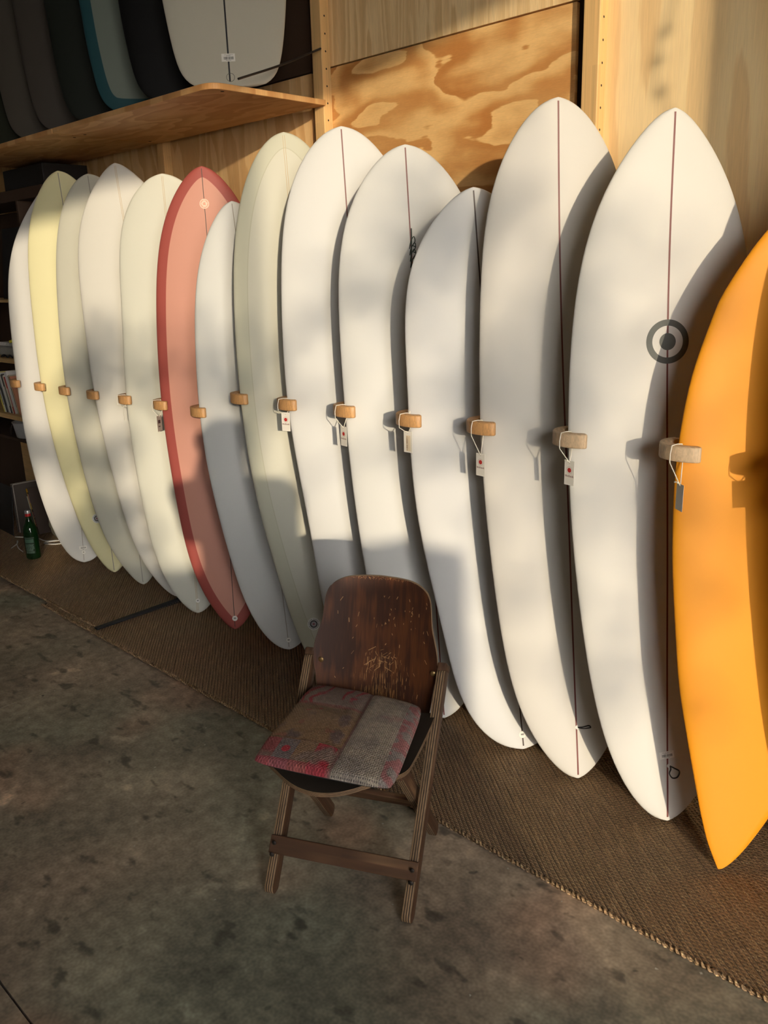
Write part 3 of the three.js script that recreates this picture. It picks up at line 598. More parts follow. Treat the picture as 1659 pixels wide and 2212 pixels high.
const SHELFB = [
  ['white surfboard with a black centre line on the high shelf, nearest the shelf corner', [0.52, 0.49, 0.4], 1],
  ['solid black surfboard on the high shelf', [0.003, 0.003, 0.0035], 0],
  ['pale grey surfboard with a teal rail on the high shelf', [0.3, 0.33, 0.3], 2],
  ['very dark green surfboard on the high shelf', [0.01, 0.013, 0.01], 0],
  ['fifth board from the corner of the high shelf, dark taupe', [0.055, 0.047, 0.04], 0],
  ['sixth board from the corner of the high shelf, taupe before an olive one', [0.065, 0.056, 0.046], 0],
  ['dark olive surfboard on the high shelf, showing only a sliver', [0.015, 0.017, 0.009], 0],
  ['dim grey surfboard at the far left of the high shelf', [0.05, 0.05, 0.045], 0],
];
const shelfHW = spline([[0, 0.001], [0.006, 0.1], [0.025, 0.15], [0.08, 0.186], [0.2, 0.212], [0.4, 0.235], [0.8, 0.262], [1.2, 0.25], [1.6, 0.17], [1.85, 0.07], [1.95, 0.0005]]), shelfOutline = (t) => shelfHW(t * 1.95);
SHELFB.forEach(([label, col, kind], i) => {
  const bs = new BoardShape(1.95, shelfOutline), g = thing('surfboard', label, 'surfboard', 'surfboards on the high shelf');
  boardFrame(g, V(-2.815 - 0.298 * i, 2.222, -2.12), -0.02);
  const m = kind === 2 ? new THREE.MeshPhysicalMaterial({ map: lapTex(bs, '#24464c', '#6f776e', 0.05), roughness: 0.55, specularIntensity: 0.6 }) : boardMat(...col);
  mesh('hull', bs.hull(56, 12), m, g);
  if (kind === 1) { mesh('stringer', bs.strip(0.006, 0.02, 1.93), M.black, g); mesh('barcode_label', bs.patch(0.0, 0.105, 0.05, 0.028, 0, 0.001), M.label, g); mesh('logo_ring', bs.ring(0.003, 0.035, 0.014, 0.0155), M.logoGrey, g); }
});
tag(mesh('cord', tube([V(-2.612, 2.215, -2.0), V(-2.655, 2.3, -2.24), V(-2.698, 2.395, -2.474)], 0.004, 20, 8), M.black), 'black strap stretched from the shelf corner up to the wall stud', 'strap');

/* ---------------- folding chair with its cushion ---------------- */
const woodStripe = dataTex(128, 512, (u, v) => { // laminated plywood edge
  const s = Math.abs(((u * 4 + 0.1 * noise.noise(v * 6, u * 4, 3)) % 1 + 1) % 1 - 0.5) * 2, n = fbm(u * 12, v * 30, 4, 3), d = fbm(u * 3, v * 5, 9, 3);
  const c = mix3([140, 112, 82], [36, 24, 15], sstep(0.55, 0.8, s)); const k = 1 + 0.3 * n + 0.35 * d; return [c[0] * k, c[1] * k, c[2] * k];
});
const woodOld = dataTex(256, 512, (u, v) => { const g = fbm(u * 22, v * 2.4, 6, 4), w = fbm(u * 5, v * 3, 16, 3), l = noise.noise(u * 90, v * 5, 2); const c = mix3([82, 54, 34], [126, 94, 64], sstep(-0.1, 0.45, w + 0.3 * g)); const k = 1 + 0.28 * g + 0.16 * l; return [c[0] * k, c[1] * k, c[2] * k]; });
const backTex = canvasTex(768, 768, (c, w, h) => {
  const img = c.createImageData(w, h);
  for (let j = 0; j < h; j++) for (let i = 0; i < w; i++) {
    const u = i / w, v = j / h, g = fbm(u * 26, v * 2.2, 6, 3), f = noise.noise(u * 140, v * 9, 3), b = fbm(u * 3, v * 3, 8, 2);
    let col = mix3([96, 52, 24], [62, 32, 16], sstep(-0.35, 0.35, g + b));
    const wear = sstep(0.35, 0.95, v) * (1 - Math.min(1, Math.abs(u - 0.55) * 2.6));
    if (f > 0.34 - 0.5 * wear + 0.25) col = mix3(col, [168, 122, 74], 0.75 * sstep(0.1, 0.6, wear));
    const k = 1 + 0.12 * f, q = (j * w + i) * 4;
    img.data[q] = col[0] * k; img.data[q + 1] = col[1] * k; img.data[q + 2] = col[2] * k; img.data[q + 3] = 255;
  }
  c.putImageData(img, 0, 0);
  const r = rng(44); c.lineCap = 'round';
  const scr = (x, y, l, a, wd, al) => { c.strokeStyle = `rgba(206,160,108,${al})`; c.lineWidth = wd; c.beginPath(); c.moveTo(x * w, y * h); c.lineTo((x + l * Math.cos(a)) * w, (y + l * Math.sin(a)) * h); c.stroke(); };
  for (let k = 0; k < 34; k++) scr(0.42 + 0.22 * r(), 0.58 + 0.22 * r(), 0.015 + 0.05 * r(), r() * 3.1, 1.5 + 3 * r(), 0.85);
  for (let k = 0; k < 30; k++) scr(0.15 + 0.75 * r(), 0.12 + 0.8 * r(), 0.006 + 0.03 * r(), 1 + r() * 1.4, 1.5 + 3 * r(), 0.9);
  for (let k = 0; k < 26; k++) scr(0.5 + 0.38 * r(), 0.15 + 0.25 * r(), 0.004 + 0.02 * r(), 1.2 + 0.8 * r(), 2 + 2 * r(), 0.9);
  for (let k = 0; k < 60; k++) scr(0.4 + 0.3 * r(), 0.62 + 0.34 * r(), 0.01 + 0.03 * r(), 1.45 + 0.25 * r(), 1.5 + 2 * r(), 0.55);
  for (let k = 0; k < 90; k++) scr(0.2 + 0.6 * r(), 0.004 + 0.02 * r(), 0.006 + 0.01 * r(), r() * 3, 2, 0.6);
});
M.chairEdge = std({ map: woodStripe, roughness: 0.75 }); M.chairOld = std({ map: woodOld, roughness: 0.7 }); M.chairBack = std({ map: backTex, roughness: 0.6 });
M.chairSeat = std({ color: lin(0.03, 0.022, 0.015), roughness: 0.65 }); M.chairVeneer = std({ color: lin(0.11, 0.05, 0.022), roughness: 0.5 });
{
  const ch = thing('folding_chair', 'worn brown plywood folding chair with a scratched backrest, standing on the concrete', 'chair', null, V(-1.3632, 0, -1.1783));
  ch.rotation.y = 0.4518;
  const stripBar = (a, b, w, d, name) => { // plywood strip: laminated edge faces front and back
    const dir = b.clone().sub(a), L = dir.length(); dir.normalize(); const x = V(1, 0, 0).addScaledVector(dir, -dir.x).normalize(), z = x.clone().cross(dir);
    const s = new THREE.Shape(), h = L / 2, r = d / 2 * 0.96; s.moveTo(-r, -h + r); s.absarc(0, -h + r, r, Math.PI, 2 * Math.PI); s.lineTo(r, h - r); s.absarc(0, h - r, r, 0, Math.PI); s.closePath();
    const g0 = new THREE.ExtrudeGeometry(s, { depth: w - 0.004, bevelEnabled: true, bevelThickness: 0.002, bevelSize: 0.002, bevelOffset: -0.002, bevelSegments: 2, curveSegments: 10 });
    g0.translate(0, 0, -(w - 0.004) / 2); g0.rotateY(Math.PI / 2); // x = thickness, y along, z = depth
    const g = toCreasedNormals(g0, 0.6), p = g.attributes.position, n = g.attributes.normal, uv = g.attributes.uv;
    for (let k = 0; k < p.count; k++) Math.abs(n.getX(k)) > 0.8 ? uv.setXY(k, p.getZ(k) * 6 + 0.05, p.getY(k) * 2) : uv.setXY(k, p.getX(k) / w + 0.5, p.getY(k) * 2);
    const isSide = []; // split by material: edge stripes against veneer sides
    g.clearGroups(); let start = 0, cur = -1;
    for (let k = 0; k < p.count; k += 3) { const m = Math.abs(n.getX(k)) + Math.abs(n.getX(k + 1)) + Math.abs(n.getX(k + 2)) > 2.4 ? 1 : 0; if (m !== cur) { if (cur >= 0) g.addGroup(start, k - start, cur); start = k; cur = m; } }
    g.addGroup(start, p.count - start, cur);
    g.applyMatrix4(new THREE.Matrix4().makeBasis(x, dir, z).setPosition(a.clone().add(b).multiplyScalar(0.5)));
    return mesh(name, g, [M.chairEdge, M.chairOld], ch);
  };
  for (const s of [-1, 1]) {
    const top = V(s * 0.192, 0.522, -0.358), foot = V(s * 0.186, 0.0, 0.0);
    const leg = stripBar(foot.clone().add(V(0, -0.0, 0.0)), top, 0.025, 0.042, 'leg');
    const c = bar(top.clone().add(V(0, -0.01, 0.006)), top.clone().add(V(0, 0.008, -0.008)), 0.028, 0.045, 0.006); mesh('leg_cap', c, M.chairOld, leg);
    const rl = stripBar(V(s * 0.16, 0.004, -0.362), V(s * 0.152, 0.372, -0.082), 0.022, 0.04, 'rear_leg');
  }
  mesh('front_stretcher', bar(V(-0.202, 0.111, -0.052), V(0.202, 0.111, -0.052), 0.046, 0.016, 0.003, V(0, 1, -0.68).normalize()), M.chairOld, ch);
  mesh('rear_stretcher', bar(V(-0.172, 0.16, -0.262), V(0.172, 0.16, -0.262), 0.05, 0.016, 0.003, V(0, 0.8, 0.6)), M.chairOld, ch);
  mesh('seat_rail', bar(V(-0.165, 0.392, -0.03), V(-0.165, 0.392, -0.27), 0.02, 0.03, 0.004), M.chairOld, ch);
  mesh('seat_rail', bar(V(0.165, 0.392, -0.03), V(0.165, 0.392, -0.27), 0.02, 0.03, 0.004), M.chairOld, ch);
  const bolts = [];
  for (const [x, y, z] of [[-0.186, 0.126, -0.034], [-0.188, 0.1, -0.02], [0.19, 0.124, -0.034], [0.19, 0.098, -0.02]]) { const b = new THREE.SphereGeometry(0.0062, 12, 8); b.scale(1, 1, 0.5); b.translate(x, y - 0.002, z - 0.006); bolts.push(b); }
  for (const b of bolts) mesh('bolt', b, M.darkMetal, ch);
  // seat: bent sheet, rounded front corners, shallow dish
  {
    const NX = 28, NZ = 26, top = [], uv = [], idx = [];
    const half = (v) => 0.19 - 0.085 * Math.pow(Math.max(0, (v - 0.62) / 0.38), 2.4) ;
    const yAt = (u, v) => 0.413 + 0.012 * u * u - 0.012 * Math.sin(Math.PI * Math.min(1, v * 1.05)) - 0.01 * Math.pow(Math.max(0, (v - 0.8) / 0.2), 2);
    const mk = (dy) => { const pos = []; for (let j = 0; j <= NZ; j++) for (let i = 0; i <= NX; i++) { const u = i / NX * 2 - 1, v = j / NZ, z = -0.285 + v * 0.385 - 0.035 * u * u * Math.max(0, v - 0.6) / 0.4; pos.push(u * half(v), yAt(u, v) + dy, z); } return pos; };
    const A = mk(0), Bt = mk(-0.012), n = (NX + 1) * (NZ + 1), quad = (a, b, c, d) => idx.push(a, b, c, b, d, c);
    for (let j = 0; j < NZ; j++) for (let i = 0; i < NX; i++) { const a = j * (NX + 1) + i, b = a + 1, c = a + NX + 1, d = c + 1; idx.push(a, c, b, b, c, d); idx.push(n + a, n + b, n + c, n + b, n + d, n + c); }
    const g = new THREE.BufferGeometry(); g.setAttribute('position', new THREE.Float32BufferAttribute([...A, ...Bt], 3)); g.setIndex(idx); g.computeVertexNormals();
    g.setAttribute('uv', new THREE.Float32BufferAttribute(new Float32Array(n * 4), 2));
    const seat = mesh('seat', g, M.chairSeat, ch);
    const ep = [], ei = [], eu = [], loop = []; for (let i = 0; i <= NX; i++) loop.push(NZ * (NX + 1) + i); for (let j = NZ - 1; j >= 0; j--) loop.push(j * (NX + 1) + NX); for (let i = NX - 1; i >= 0; i--) loop.push(i); for (let j = 1; j <= NZ; j++) loop.push(j * (NX + 1));
    loop.forEach((k, q) => { ep.push(A[k * 3] * 1.004, A[k * 3 + 1], A[k * 3 + 2] + 0.0005, Bt[k * 3] * 1.004, Bt[k * 3 + 1], Bt[k * 3 + 2] + 0.0005); eu.push(1, q * 0.03, 0, q * 0.03); if (q) ei.push(q * 2 - 2, q * 2 - 1, q * 2, q * 2, q * 2 - 1, q * 2 + 1); });
    const e = new THREE.BufferGeometry(); e.setAttribute('position', new THREE.Float32BufferAttribute(ep, 3)); e.setAttribute('uv', new THREE.Float32BufferAttribute(eu, 2)); e.setIndex(ei); e.computeVertexNormals();
    mesh('seat_edge', e, M.chairEdge, seat);
  }
  // backrest: flared sheet bent across its width
  {
    const prof = [[0.392, 0.16], [0.43, 0.166], [0.47, 0.171], [0.5, 0.177], [0.53, 0.179], [0.56, 0.176], [0.59, 0.168], [0.62, 0.159], [0.65, 0.155], [0.68, 0.152], [0.7, 0.147], [0.715, 0.138], [0.728, 0.12], [0.737, 0.095], [0.741, 0.06], [0.743, 0.0]];
    const s = new THREE.Shape(); prof.forEach(([y, x], i) => i ? s.lineTo(x, y) : s.moveTo(x, y)); prof.slice(0, -1).reverse().forEach(([y, x]) => s.lineTo(-x, y)); s.closePath();
    const NX = 36, NY = 40, pos = [], uv = [], idx = [], n = (NX + 1) * (NY + 1);
    const cv = new THREE.SplineCurve(prof.slice().map(([y, x]) => new THREE.Vector2(y, x))), pts = cv.getPoints(200);
    const rows = []; for (let j = 0; j <= NY; j++) rows.push(pts[Math.round(200 * j / NY)]);
    for (const side of [0, 1]) rows.forEach((r) => { for (let i = 0; i <= NX; i++) { const u = i / NX * 2 - 1, x = u * r.y, y = r.x, z = -0.333 - (y - 0.5) * 0.22 - 0.038 + 1.1 * x * x - side * 0.008; pos.push(x, y, z); uv.push(x / 0.37 + 0.5, (y - 0.41) / 0.335); } });
    for (let j = 0; j < NY; j++) for (let i = 0; i < NX; i++) { const a = j * (NX + 1) + i, b = a + 1, c = a + NX + 1, d = c + 1; idx.push(a, b, c, b, d, c); idx.push(n + a, n + c, n + b, n + b, n + c, n + d); }
    const g = new THREE.BufferGeometry(); g.setAttribute('position', new THREE.Float32BufferAttribute(pos, 3)); g.setAttribute('uv', new THREE.Float32BufferAttribute(uv, 2)); g.setIndex(idx); g.computeVertexNormals();
    const back = mesh('backrest', g, M.chairBack, ch);
    const ep = [], ei = [], eu = [], loop = []; for (let j = 0; j <= NY; j++) loop.push(j * (NX + 1) + NX); for (let i = NX - 1; i >= 0; i--) loop.push(NY * (NX + 1) + i); for (let j = NY - 1; j >= 0; j--) loop.push(j * (NX + 1));
    loop.forEach((k, q) => { for (const o of [0, n]) ep.push(pos[(k + o) * 3] * 1.003, pos[(k + o) * 3 + 1] + 0.0004, pos[(k + o) * 3 + 2] + (o ? -0.0006 : 0.0006)); eu.push(0.2, q * 0.02, 0.8, q * 0.02); if (q) ei.push(q * 2 - 2, q * 2 - 1, q * 2, q * 2, q * 2 - 1, q * 2 + 1); });
    const e = new THREE.BufferGeometry(); e.setAttribute('position', new THREE.Float32BufferAttribute(ep, 3)); e.setAttribute('uv', new THREE.Float32BufferAttribute(eu, 2)); e.setIndex(ei); e.computeVertexNormals();
    mesh('backrest_edge', e, std({ color: lin(0.3, 0.2, 0.11), roughness: 0.7, side: THREE.DoubleSide }), back);
    for (const x of [-0.158, 0.168]) { const b = new THREE.SphereGeometry(0.008, 14, 10); b.scale(1, 1, 0.45); b.translate(x, 0.51, -0.333 - 0.0022 - 0.038 + 1.1 * x * x + 0.001); mesh('bolt', b, M.brass, back); }
  }
}
// cushion: flat pillow sewn from two pieces of an old rug
const rugCushion = canvasTex(1024, 1024, (c, w, h) => {
  const img = c.createImageData(w, h);
  for (let j = 0; j < h; j++) for (let i = 0; i < w; i++) {
    const u = i / w, v = j / h; // v = 0 at the back
    const seam = 0.56 + 0.02 * Math.sin(v * 3);
    let col;
    const wu = fbm(u * 5, v * 5, 2, 3), wv = fbm(u * 5 + 9, v * 5, 4, 3);
    if (u < seam) {
      col = mix3([142, 118, 96], [156, 122, 88], sstep(0.2, 0.7, v));
      col = mix3(col, [120, 98, 90], sstep(0.1, 0.4, wu));
      const red = [176, 62, 70];
      if (v < 0.3) { const zig = Math.abs(((u * 3.2 + 0.4 * wu + v * 0.9) % 1) - 0.5); col = mix3(col, mix3([150, 130, 120], red, sstep(0.1, 0.02, Math.abs(zig - 0.18)) * sstep(-0.2, 0.2, wv + 0.1)), 0.8); }
      if (v > 0.29 && v < 0.32) col = mix3(col, [150, 80, 80], 0.4);
      if (v > 0.74 && v < 0.76) col = mix3(col, [120, 90, 66], 0.7);
      if (v > 0.76) {
        const q = Math.floor(u / seam * 4.2), blocks = [[164, 84, 84], [126, 112, 110], [150, 118, 90], [176, 48, 60], [150, 110, 96]];
        col = mix3(blocks[Math.min(4, q)], [140, 116, 104], sstep(-0.05, 0.35, wu));
        if (q === 1 && Math.hypot(u / seam * 4.2 - 1.5, (v - 0.86) * 7) < 0.22) col = [190, 60, 70];
        if (v > 0.95) col = mix3(col, [176, 70, 80], 0.6);
      }
      col = mix3(col, red, 0.7 * sstep(0.3, 0.45, fbm(u * 9 + 30, v * 9, 6, 2)) * (v < 0.45 ? 1 : 0.3));
    } else {
      col = mix3([192, 178, 158], [166, 154, 142], sstep(-0.2, 0.3, wu));
      col = mix3(col, [178, 110, 108], 0.8 * sstep(0.22, 0.4, wv) * sstep(0.2, 0.4, v) * (1 - sstep(0.55, 0.7, v)));
      const gx = Math.sin(u * 420), gy = Math.sin(v * 420);
      col = mix3(col, [84, 74, 76], 0.75 * sstep(0.2, 0.8, gx * 0.6 + gy * 0.6 - 0.1) * (0.55 + 0.45 * sstep(0.2, 0.9, v)));
      if (u > 0.9) col = mix3(col, mix3([176, 100, 104], [150, 140, 136], sstep(-0.1, 0.2, fbm(u * 10, v * 14, 8, 2))), 0.7);
    }
    if (Math.abs(u - seam) < 0.012) col = mix3(col, [138, 100, 96], 0.7);
    const knot = 0.5 + 0.5 * Math.sin(u * 560 + Math.sin(v * 460) * 1.5) * Math.sin(v * 460), k = 0.78 + 0.3 * knot + 0.22 * noise.noise(u * 160, v * 160, 3) + 0.15 * fbm(u * 30, v * 30, 5, 2);
    const q = (j * w + i) * 4; img.data[q] = col[0] * k; img.data[q + 1] = col[1] * k; img.data[q + 2] = col[2] * k; img.data[q + 3] = 255;
  }
  c.putImageData(img, 0, 0);
});
const knotBump = dataTex(512, 512, (u, v) => { const knot = Math.sin(u * 280) * Math.sin(v * 230), b = 128 + 70 * knot + 50 * noise.noise(u * 80, v * 80, 3); return [b, b, b]; }, false);
M.cushion = std({ map: rugCushion, bumpMap: knotBump, bumpScale: 0.003, roughness: 0.95 });
{
  const cu = thing('cushion', 'flat patchwork cushion of faded red and grey woven rug on the chair seat', 'cushion', null, V(-1.3632, 0, -1.1783));
  cu.rotation.y = 0.4518;
  const N = 44, pos = [], uv = [], idx = [], nn = (N + 1) * (N + 1);
  // corners: back left, back right, front left, front right (chair frame)
  const bl = V(-0.168, 0.45, -0.305), br = V(0.163, 0.445, -0.27), fl = V(-0.158, 0.458, 0.108), fr = V(0.196, 0.447, 0.112);
  for (const side of [1, -1]) for (let j = 0; j <= N; j++) for (let i = 0; i <= N; i++) {
    const ru = i / N * 2 - 1, rv = j / N * 2 - 1, cr = 1 - 0.055 * Math.pow(Math.abs(ru * rv), 5), u = (ru * cr + 1) / 2, v = (rv * cr + 1) / 2, a = bl.clone().lerp(br, u), b = fl.clone().lerp(fr, u), p = a.lerp(b, v);
    const e = Math.pow(Math.sin(Math.PI * i / N), 0.22) * Math.pow(Math.sin(Math.PI * j / N), 0.22);
    let y = side > 0 ? 0.026 * e : -0.016 * e; if (side > 0) y += 0.004 * fbm(u * 3, v * 3, 2, 2) * e - 0.006 * Math.exp(-Math.pow((u - 0.56) / 0.03, 2)) * e - 0.005 * Math.exp(-Math.pow((v - 0.3 - 0.1 * u) / 0.035, 2)) * (u < 0.45 ? 1 : 0) * e;
    const pull = 1 - 0.04 * Math.sin(Math.PI * u) * 0; pos.push(p.x, p.y + y, p.z); uv.push(u, 1 - v);
  }
  for (let j = 0; j < N; j++) for (let i = 0; i < N; i++) { const a = j * (N + 1) + i, b = a + 1, c = a + N + 1, d = c + 1; idx.push(a, c, b, b, c, d); idx.push(nn + a, nn + b, nn + c, nn + b, nn + d, nn + c); }
  const topN = N * N * 6; const top = [], bot = []; for (let k = 0; k < idx.length; k += 6) { for (let q = 0; q < 6; q++) (idx[k] >= nn ? bot : top).push(idx[k + q]); }
  const mk = (ix) => { const g = new THREE.BufferGeometry(); g.setAttribute('position', new THREE.Float32BufferAttribute(pos, 3)); g.setAttribute('uv', new THREE.Float32BufferAttribute(uv, 2)); g.setIndex(ix); g.computeVertexNormals(); return clean([g]); };
  mesh('woven_top', mk(idx.filter((_, k) => Math.floor(k / 6) % 2 === 0)), M.cushion, cu);
  mesh('plain_underside', mk(idx.filter((_, k) => Math.floor(k / 6) % 2 === 1)), std({ color: lin(0.03, 0.028, 0.028), roughness: 0.9 }), cu);
}

/* ---------------- shelving in the far left corner and what is on it ---------------- */
{
  const u = thing('shelving_unit', 'dark wooden shelving with open shelves in the far left corner behind the boards', 'shelves');
  const plank = (name, x0, x1, y0, y1, z0, z1, mat) => { const g = rbox(x1 - x0, y1 - y0, z1 - z0, 0.003); boxUV(g, 2, 1, x0, y0); g.translate((x0 + x1) / 2, (y0 + y1) / 2, (z0 + z1) / 2); return mesh(name, g, mat, u); };
  plank('shelf_board', -6.4, -4.99, 1.438, 1.456, -2.51, -2.2, M.timber);
  plank('shelf_board', -6.4, -4.99, 1.07, 1.1, -2.51, -2.2, M.timber);
  plank('shelf_board', -6.4, -4.99, 0.708, 0.738, -2.51, -2.2, M.timber);
  plank('top_board', -6.4, -4.66, 1.995, 2.055, -2.51, -2.2, M.darkwood);
  plank('side_panel', -4.99, -4.965, 0.7, 1.995, -2.51, -2.2, M.darkwood);
  plank('side_panel', -6.42, -6.4, 0.02, 2.055, -2.51, -2.2, M.darkwood);
  plank('back_panel', -6.4, -4.99, 0.02, 1.99, -2.519, -2.511, M.darkwood);
  plank('cabinet_front', -6.4, -5.82, 0.02, 0.57, -2.395, -2.375, M.darkwood);
  plank('cabinet_end', -5.82, -5.18, 0.02, 0.57, -2.395, -2.37, M.timber);
  plank('cabinet_top', -6.4, -5.18, 0.572, 0.592, -2.51, -2.195, M.darkwood);
}
{
  const box = (name, label, cat, w, h, d, mat, pos, rot = [0, 0, 0], group) => { const m = mesh(name, boxUV(rbox(w, h, d, 0.003)), mat); m.position.copy(pos); m.rotation.set(...rot); return tag(m, label, cat, group); };
  box('crate', 'black storage crate on top of the corner shelving under the high shelf', 'crate', 0.5, 0.11, 0.26, M.black, V(-4.92, 2.112, -2.36));
  box('panel', 'black flat panel leaning on the upper open shelf in the corner', 'panel', 0.36, 0.42, 0.012, M.black, V(-5.35, 1.667, -2.31), [-0.12, 0, 0]);
  const cup = mesh('canister', new THREE.LatheGeometry([[0.0, 0], [0.035, 0], [0.038, 0.01], [0.038, 0.11], [0.03, 0.125], [0.0, 0.127]].map((p) => new THREE.Vector2(...p)), 24), std({ color: lin(0.6, 0.58, 0.52) })); cup.position.set(-5.1, 1.457, -2.3); tag(cup, 'small white canister at the right end of the upper open shelf', 'canister');
  const amp = thing('amplifier', 'small silver amplifier with heat fins on the middle open shelf', 'amplifier', null, V(-5.44, 1.1, -2.31));
  const bodyM = std({ color: lin(0.35, 0.34, 0.31), roughness: 0.45, metalness: 0.3 });
  const bd = mesh('case', rbox(0.3, 0.055, 0.2, 0.004), bodyM, amp); bd.position.y = 0.043;
  const fr = mesh('front_panel', rbox(0.27, 0.04, 0.004, 0.002), std({ color: lin(0.4, 0.39, 0.34), roughness: 0.4 }), amp); fr.position.set(0.01, 0.043, 0.101);
  const fins = []; for (let k = 0; k < 18; k++) { const f = rbox(0.006, 0.022, 0.16, 0.001, 1); f.translate(-0.14 + k * 0.0165, 0.082, 0); fins.push(f); }
  const ft = mesh('fin', fins[0], std({ color: lin(0.62, 0.6, 0.56), roughness: 0.4, metalness: 0.4 }), amp); for (let k = 1; k < 18; k++) mesh('fin', fins[k], ft.material, amp);
  for (const x of [-0.12, 0.12]) { const f = mesh('foot', new THREE.CylinderGeometry(0.012, 0.014, 0.016, 14), M.black, amp); f.position.set(x, 0.009, 0.07); }
  box('plug', 'yellow plug lying on top of the silver amplifier', 'plug', 0.035, 0.016, 0.02, std({ color: lin(0.85, 0.75, 0.05) }), V(-5.4, 1.203, -2.24), [0, 0.3, 0.2]);
  tag(mesh('cable', tube([V(-5.5, 1.108, -2.2), V(-5.44, 1.12, -2.195), V(-5.4, 1.108, -2.2), V(-5.36, 1.122, -2.196), V(-5.33, 1.108, -2.2)], 0.005, 30, 6), M.black), 'black cable bunched in front of the silver amplifier', 'cable');
  // magazines leaning to the left on the lowest open shelf
  const cols = [[0.75, 0.62, 0.1], [0.7, 0.68, 0.62], [0.03, 0.03, 0.035], [0.3, 0.3, 0.3], [0.72, 0.7, 0.64], [0.05, 0.05, 0.05], [0.7, 0.6, 0.45], [0.55, 0.05, 0.04], [0.85, 0.83, 0.8], [0.6, 0.58, 0.4], [0.8, 0.35, 0.2]];
  const labs = ['yellow magazine at the left end of the lowest open shelf', 'white magazine just right of the yellow one on the open shelf', 'black magazine near the left end of the open shelf', 'grey magazine in the middle of the open shelf', 'off-white magazine in the middle of the open shelf', 'black magazine in the middle of the open shelf', 'tan magazine left of the dark red one', 'dark red magazine on the open shelf', 'thick white magazine box leaning on the open shelf', 'pale olive magazine right of the thick white one', 'orange magazine at the right end of the open shelf'];
  let x = -5.73; const pg = std({ color: lin(0.66, 0.62, 0.54), roughness: 0.9 });
  cols.forEach((c, i) => {
    const th = i === 8 ? 0.036 : 0.014 + 0.008 * ((i * 7) % 3) / 2, g = thing('magazine', labs[i], 'magazine', 'magazines leaning on the open shelf', V(x + 0.09, 0.7385, -2.33)), hgt = 0.265 - 0.02 * ((i * 5) % 4) / 3 + (i === 8 ? 0.01 : 0);
    g.rotation.z = 0.34; { const nx = i + 1 === 8 ? 0.036 : 0.014 + 0.008 * (((i + 1) * 7) % 3) / 2; x += (th / 2 + nx / 2 + 0.003) / Math.cos(0.34); }
    const cm = std({ color: lin(...c), roughness: 0.55 });
    const cv = mesh('cover', rbox(th, hgt, 0.21, 0.002), cm, g); cv.position.set(0, hgt / 2 + th * 0.18, 0);
    const pp = mesh('pages', rbox(th * 0.8, 0.002, 0.2, 0.0005), pg, g); pp.position.set(0, hgt + th * 0.18 + 0.001, 0);
    if (i % 2) { const pr = mesh('spine_print', new THREE.PlaneGeometry(th * 0.5, hgt * 0.5), i === 2 || i === 5 || i === 7 ? pg : M.black, g); pr.position.set(0, hgt * 0.45, 0.1056); }
  });
  const tub = thing('tub', 'grey plastic tub standing on the corner cabinet under the magazines', 'tub', null, V(-5.41, 0.593, -2.3));
  mesh('bucket', new THREE.LatheGeometry([[0, 0], [0.1, 0], [0.105, 0.004], [0.12, 0.095], [0.126, 0.097], [0.124, 0.103], [0.117, 0.1], [0.1, 0.008], [0, 0.006]].map((p) => new THREE.Vector2(...p)), 36), std({ color: lin(0.42, 0.42, 0.42), roughness: 0.5 }), tub);
  mesh('wire_handle', tube([V(-0.12, 0.09, 0.03), V(-0.1, 0.06, 0.11), V(-0.06, 0.02, 0.125), V(-0.02, 0.06, 0.135), V(-0.01, 0.095, 0.128)], 0.0018, 30, 6), M.darkMetal, tub);
  // records
  const recL = ['black record sleeve leaning in front of the record row on the floor'];
  box('record_sleeve', recL[0], 'record', 0.312, 0.312, 0.005, M.black, V(-5.385, 0.1745, -2.028), [-0.1, -0.05, 0]);
  for (let k = 0; k < 5; k++) box('record_sleeve', 'worn record sleeve standing in the row on the floor behind the black one', 'record', 0.006, 0.315, 0.3, std({ color: [lin(0.4, 0.34, 0.28), lin(0.07, 0.055, 0.045), lin(0.55, 0.5, 0.43)][k % 3], roughness: 0.8 }), V(-5.31 + k * 0.0115, 0.175, -2.213 + 0.005 * Math.sin(k * 2.3)), [0, 0, 0.03], 'record sleeves in the row on the floor');
  const yel = thing('book', 'yellow book with pink lettering leaning at the end of the record row', 'book', null, V(-5.128, 0.0165, -2.23)); yel.rotation.z = 0.3;
  const yb = mesh('cover', rbox(0.022, 0.3, 0.22, 0.002), std({ color: lin(0.06, 0.04, 0.03) }), yel); yb.position.y = 0.154;
  const texY = canvasTex(64, 512, (c) => { c.fillStyle = '#2a1c10'; c.fillRect(0, 0, 64, 512); c.fillStyle = '#e0a818'; c.fillRect(0, 0, 14, 512); c.fillRect(0, 0, 64, 40); c.fillStyle = '#b58a8a'; c.fillRect(18, 60, 40, 120); c.fillStyle = '#d8b860'; c.fillRect(22, 160, 36, 70); c.save(); c.translate(44, 256); c.rotate(Math.PI / 2); c.fillStyle = '#c46a78'; c.font = 'bold 44px sans-serif'; c.fillText('ALL HEX', 0, 14); c.restore(); });
  const ys = mesh('spine', new THREE.PlaneGeometry(0.0215, 0.298), std({ map: texY }), yel); ys.position.set(0, 0.154, 0.1107);
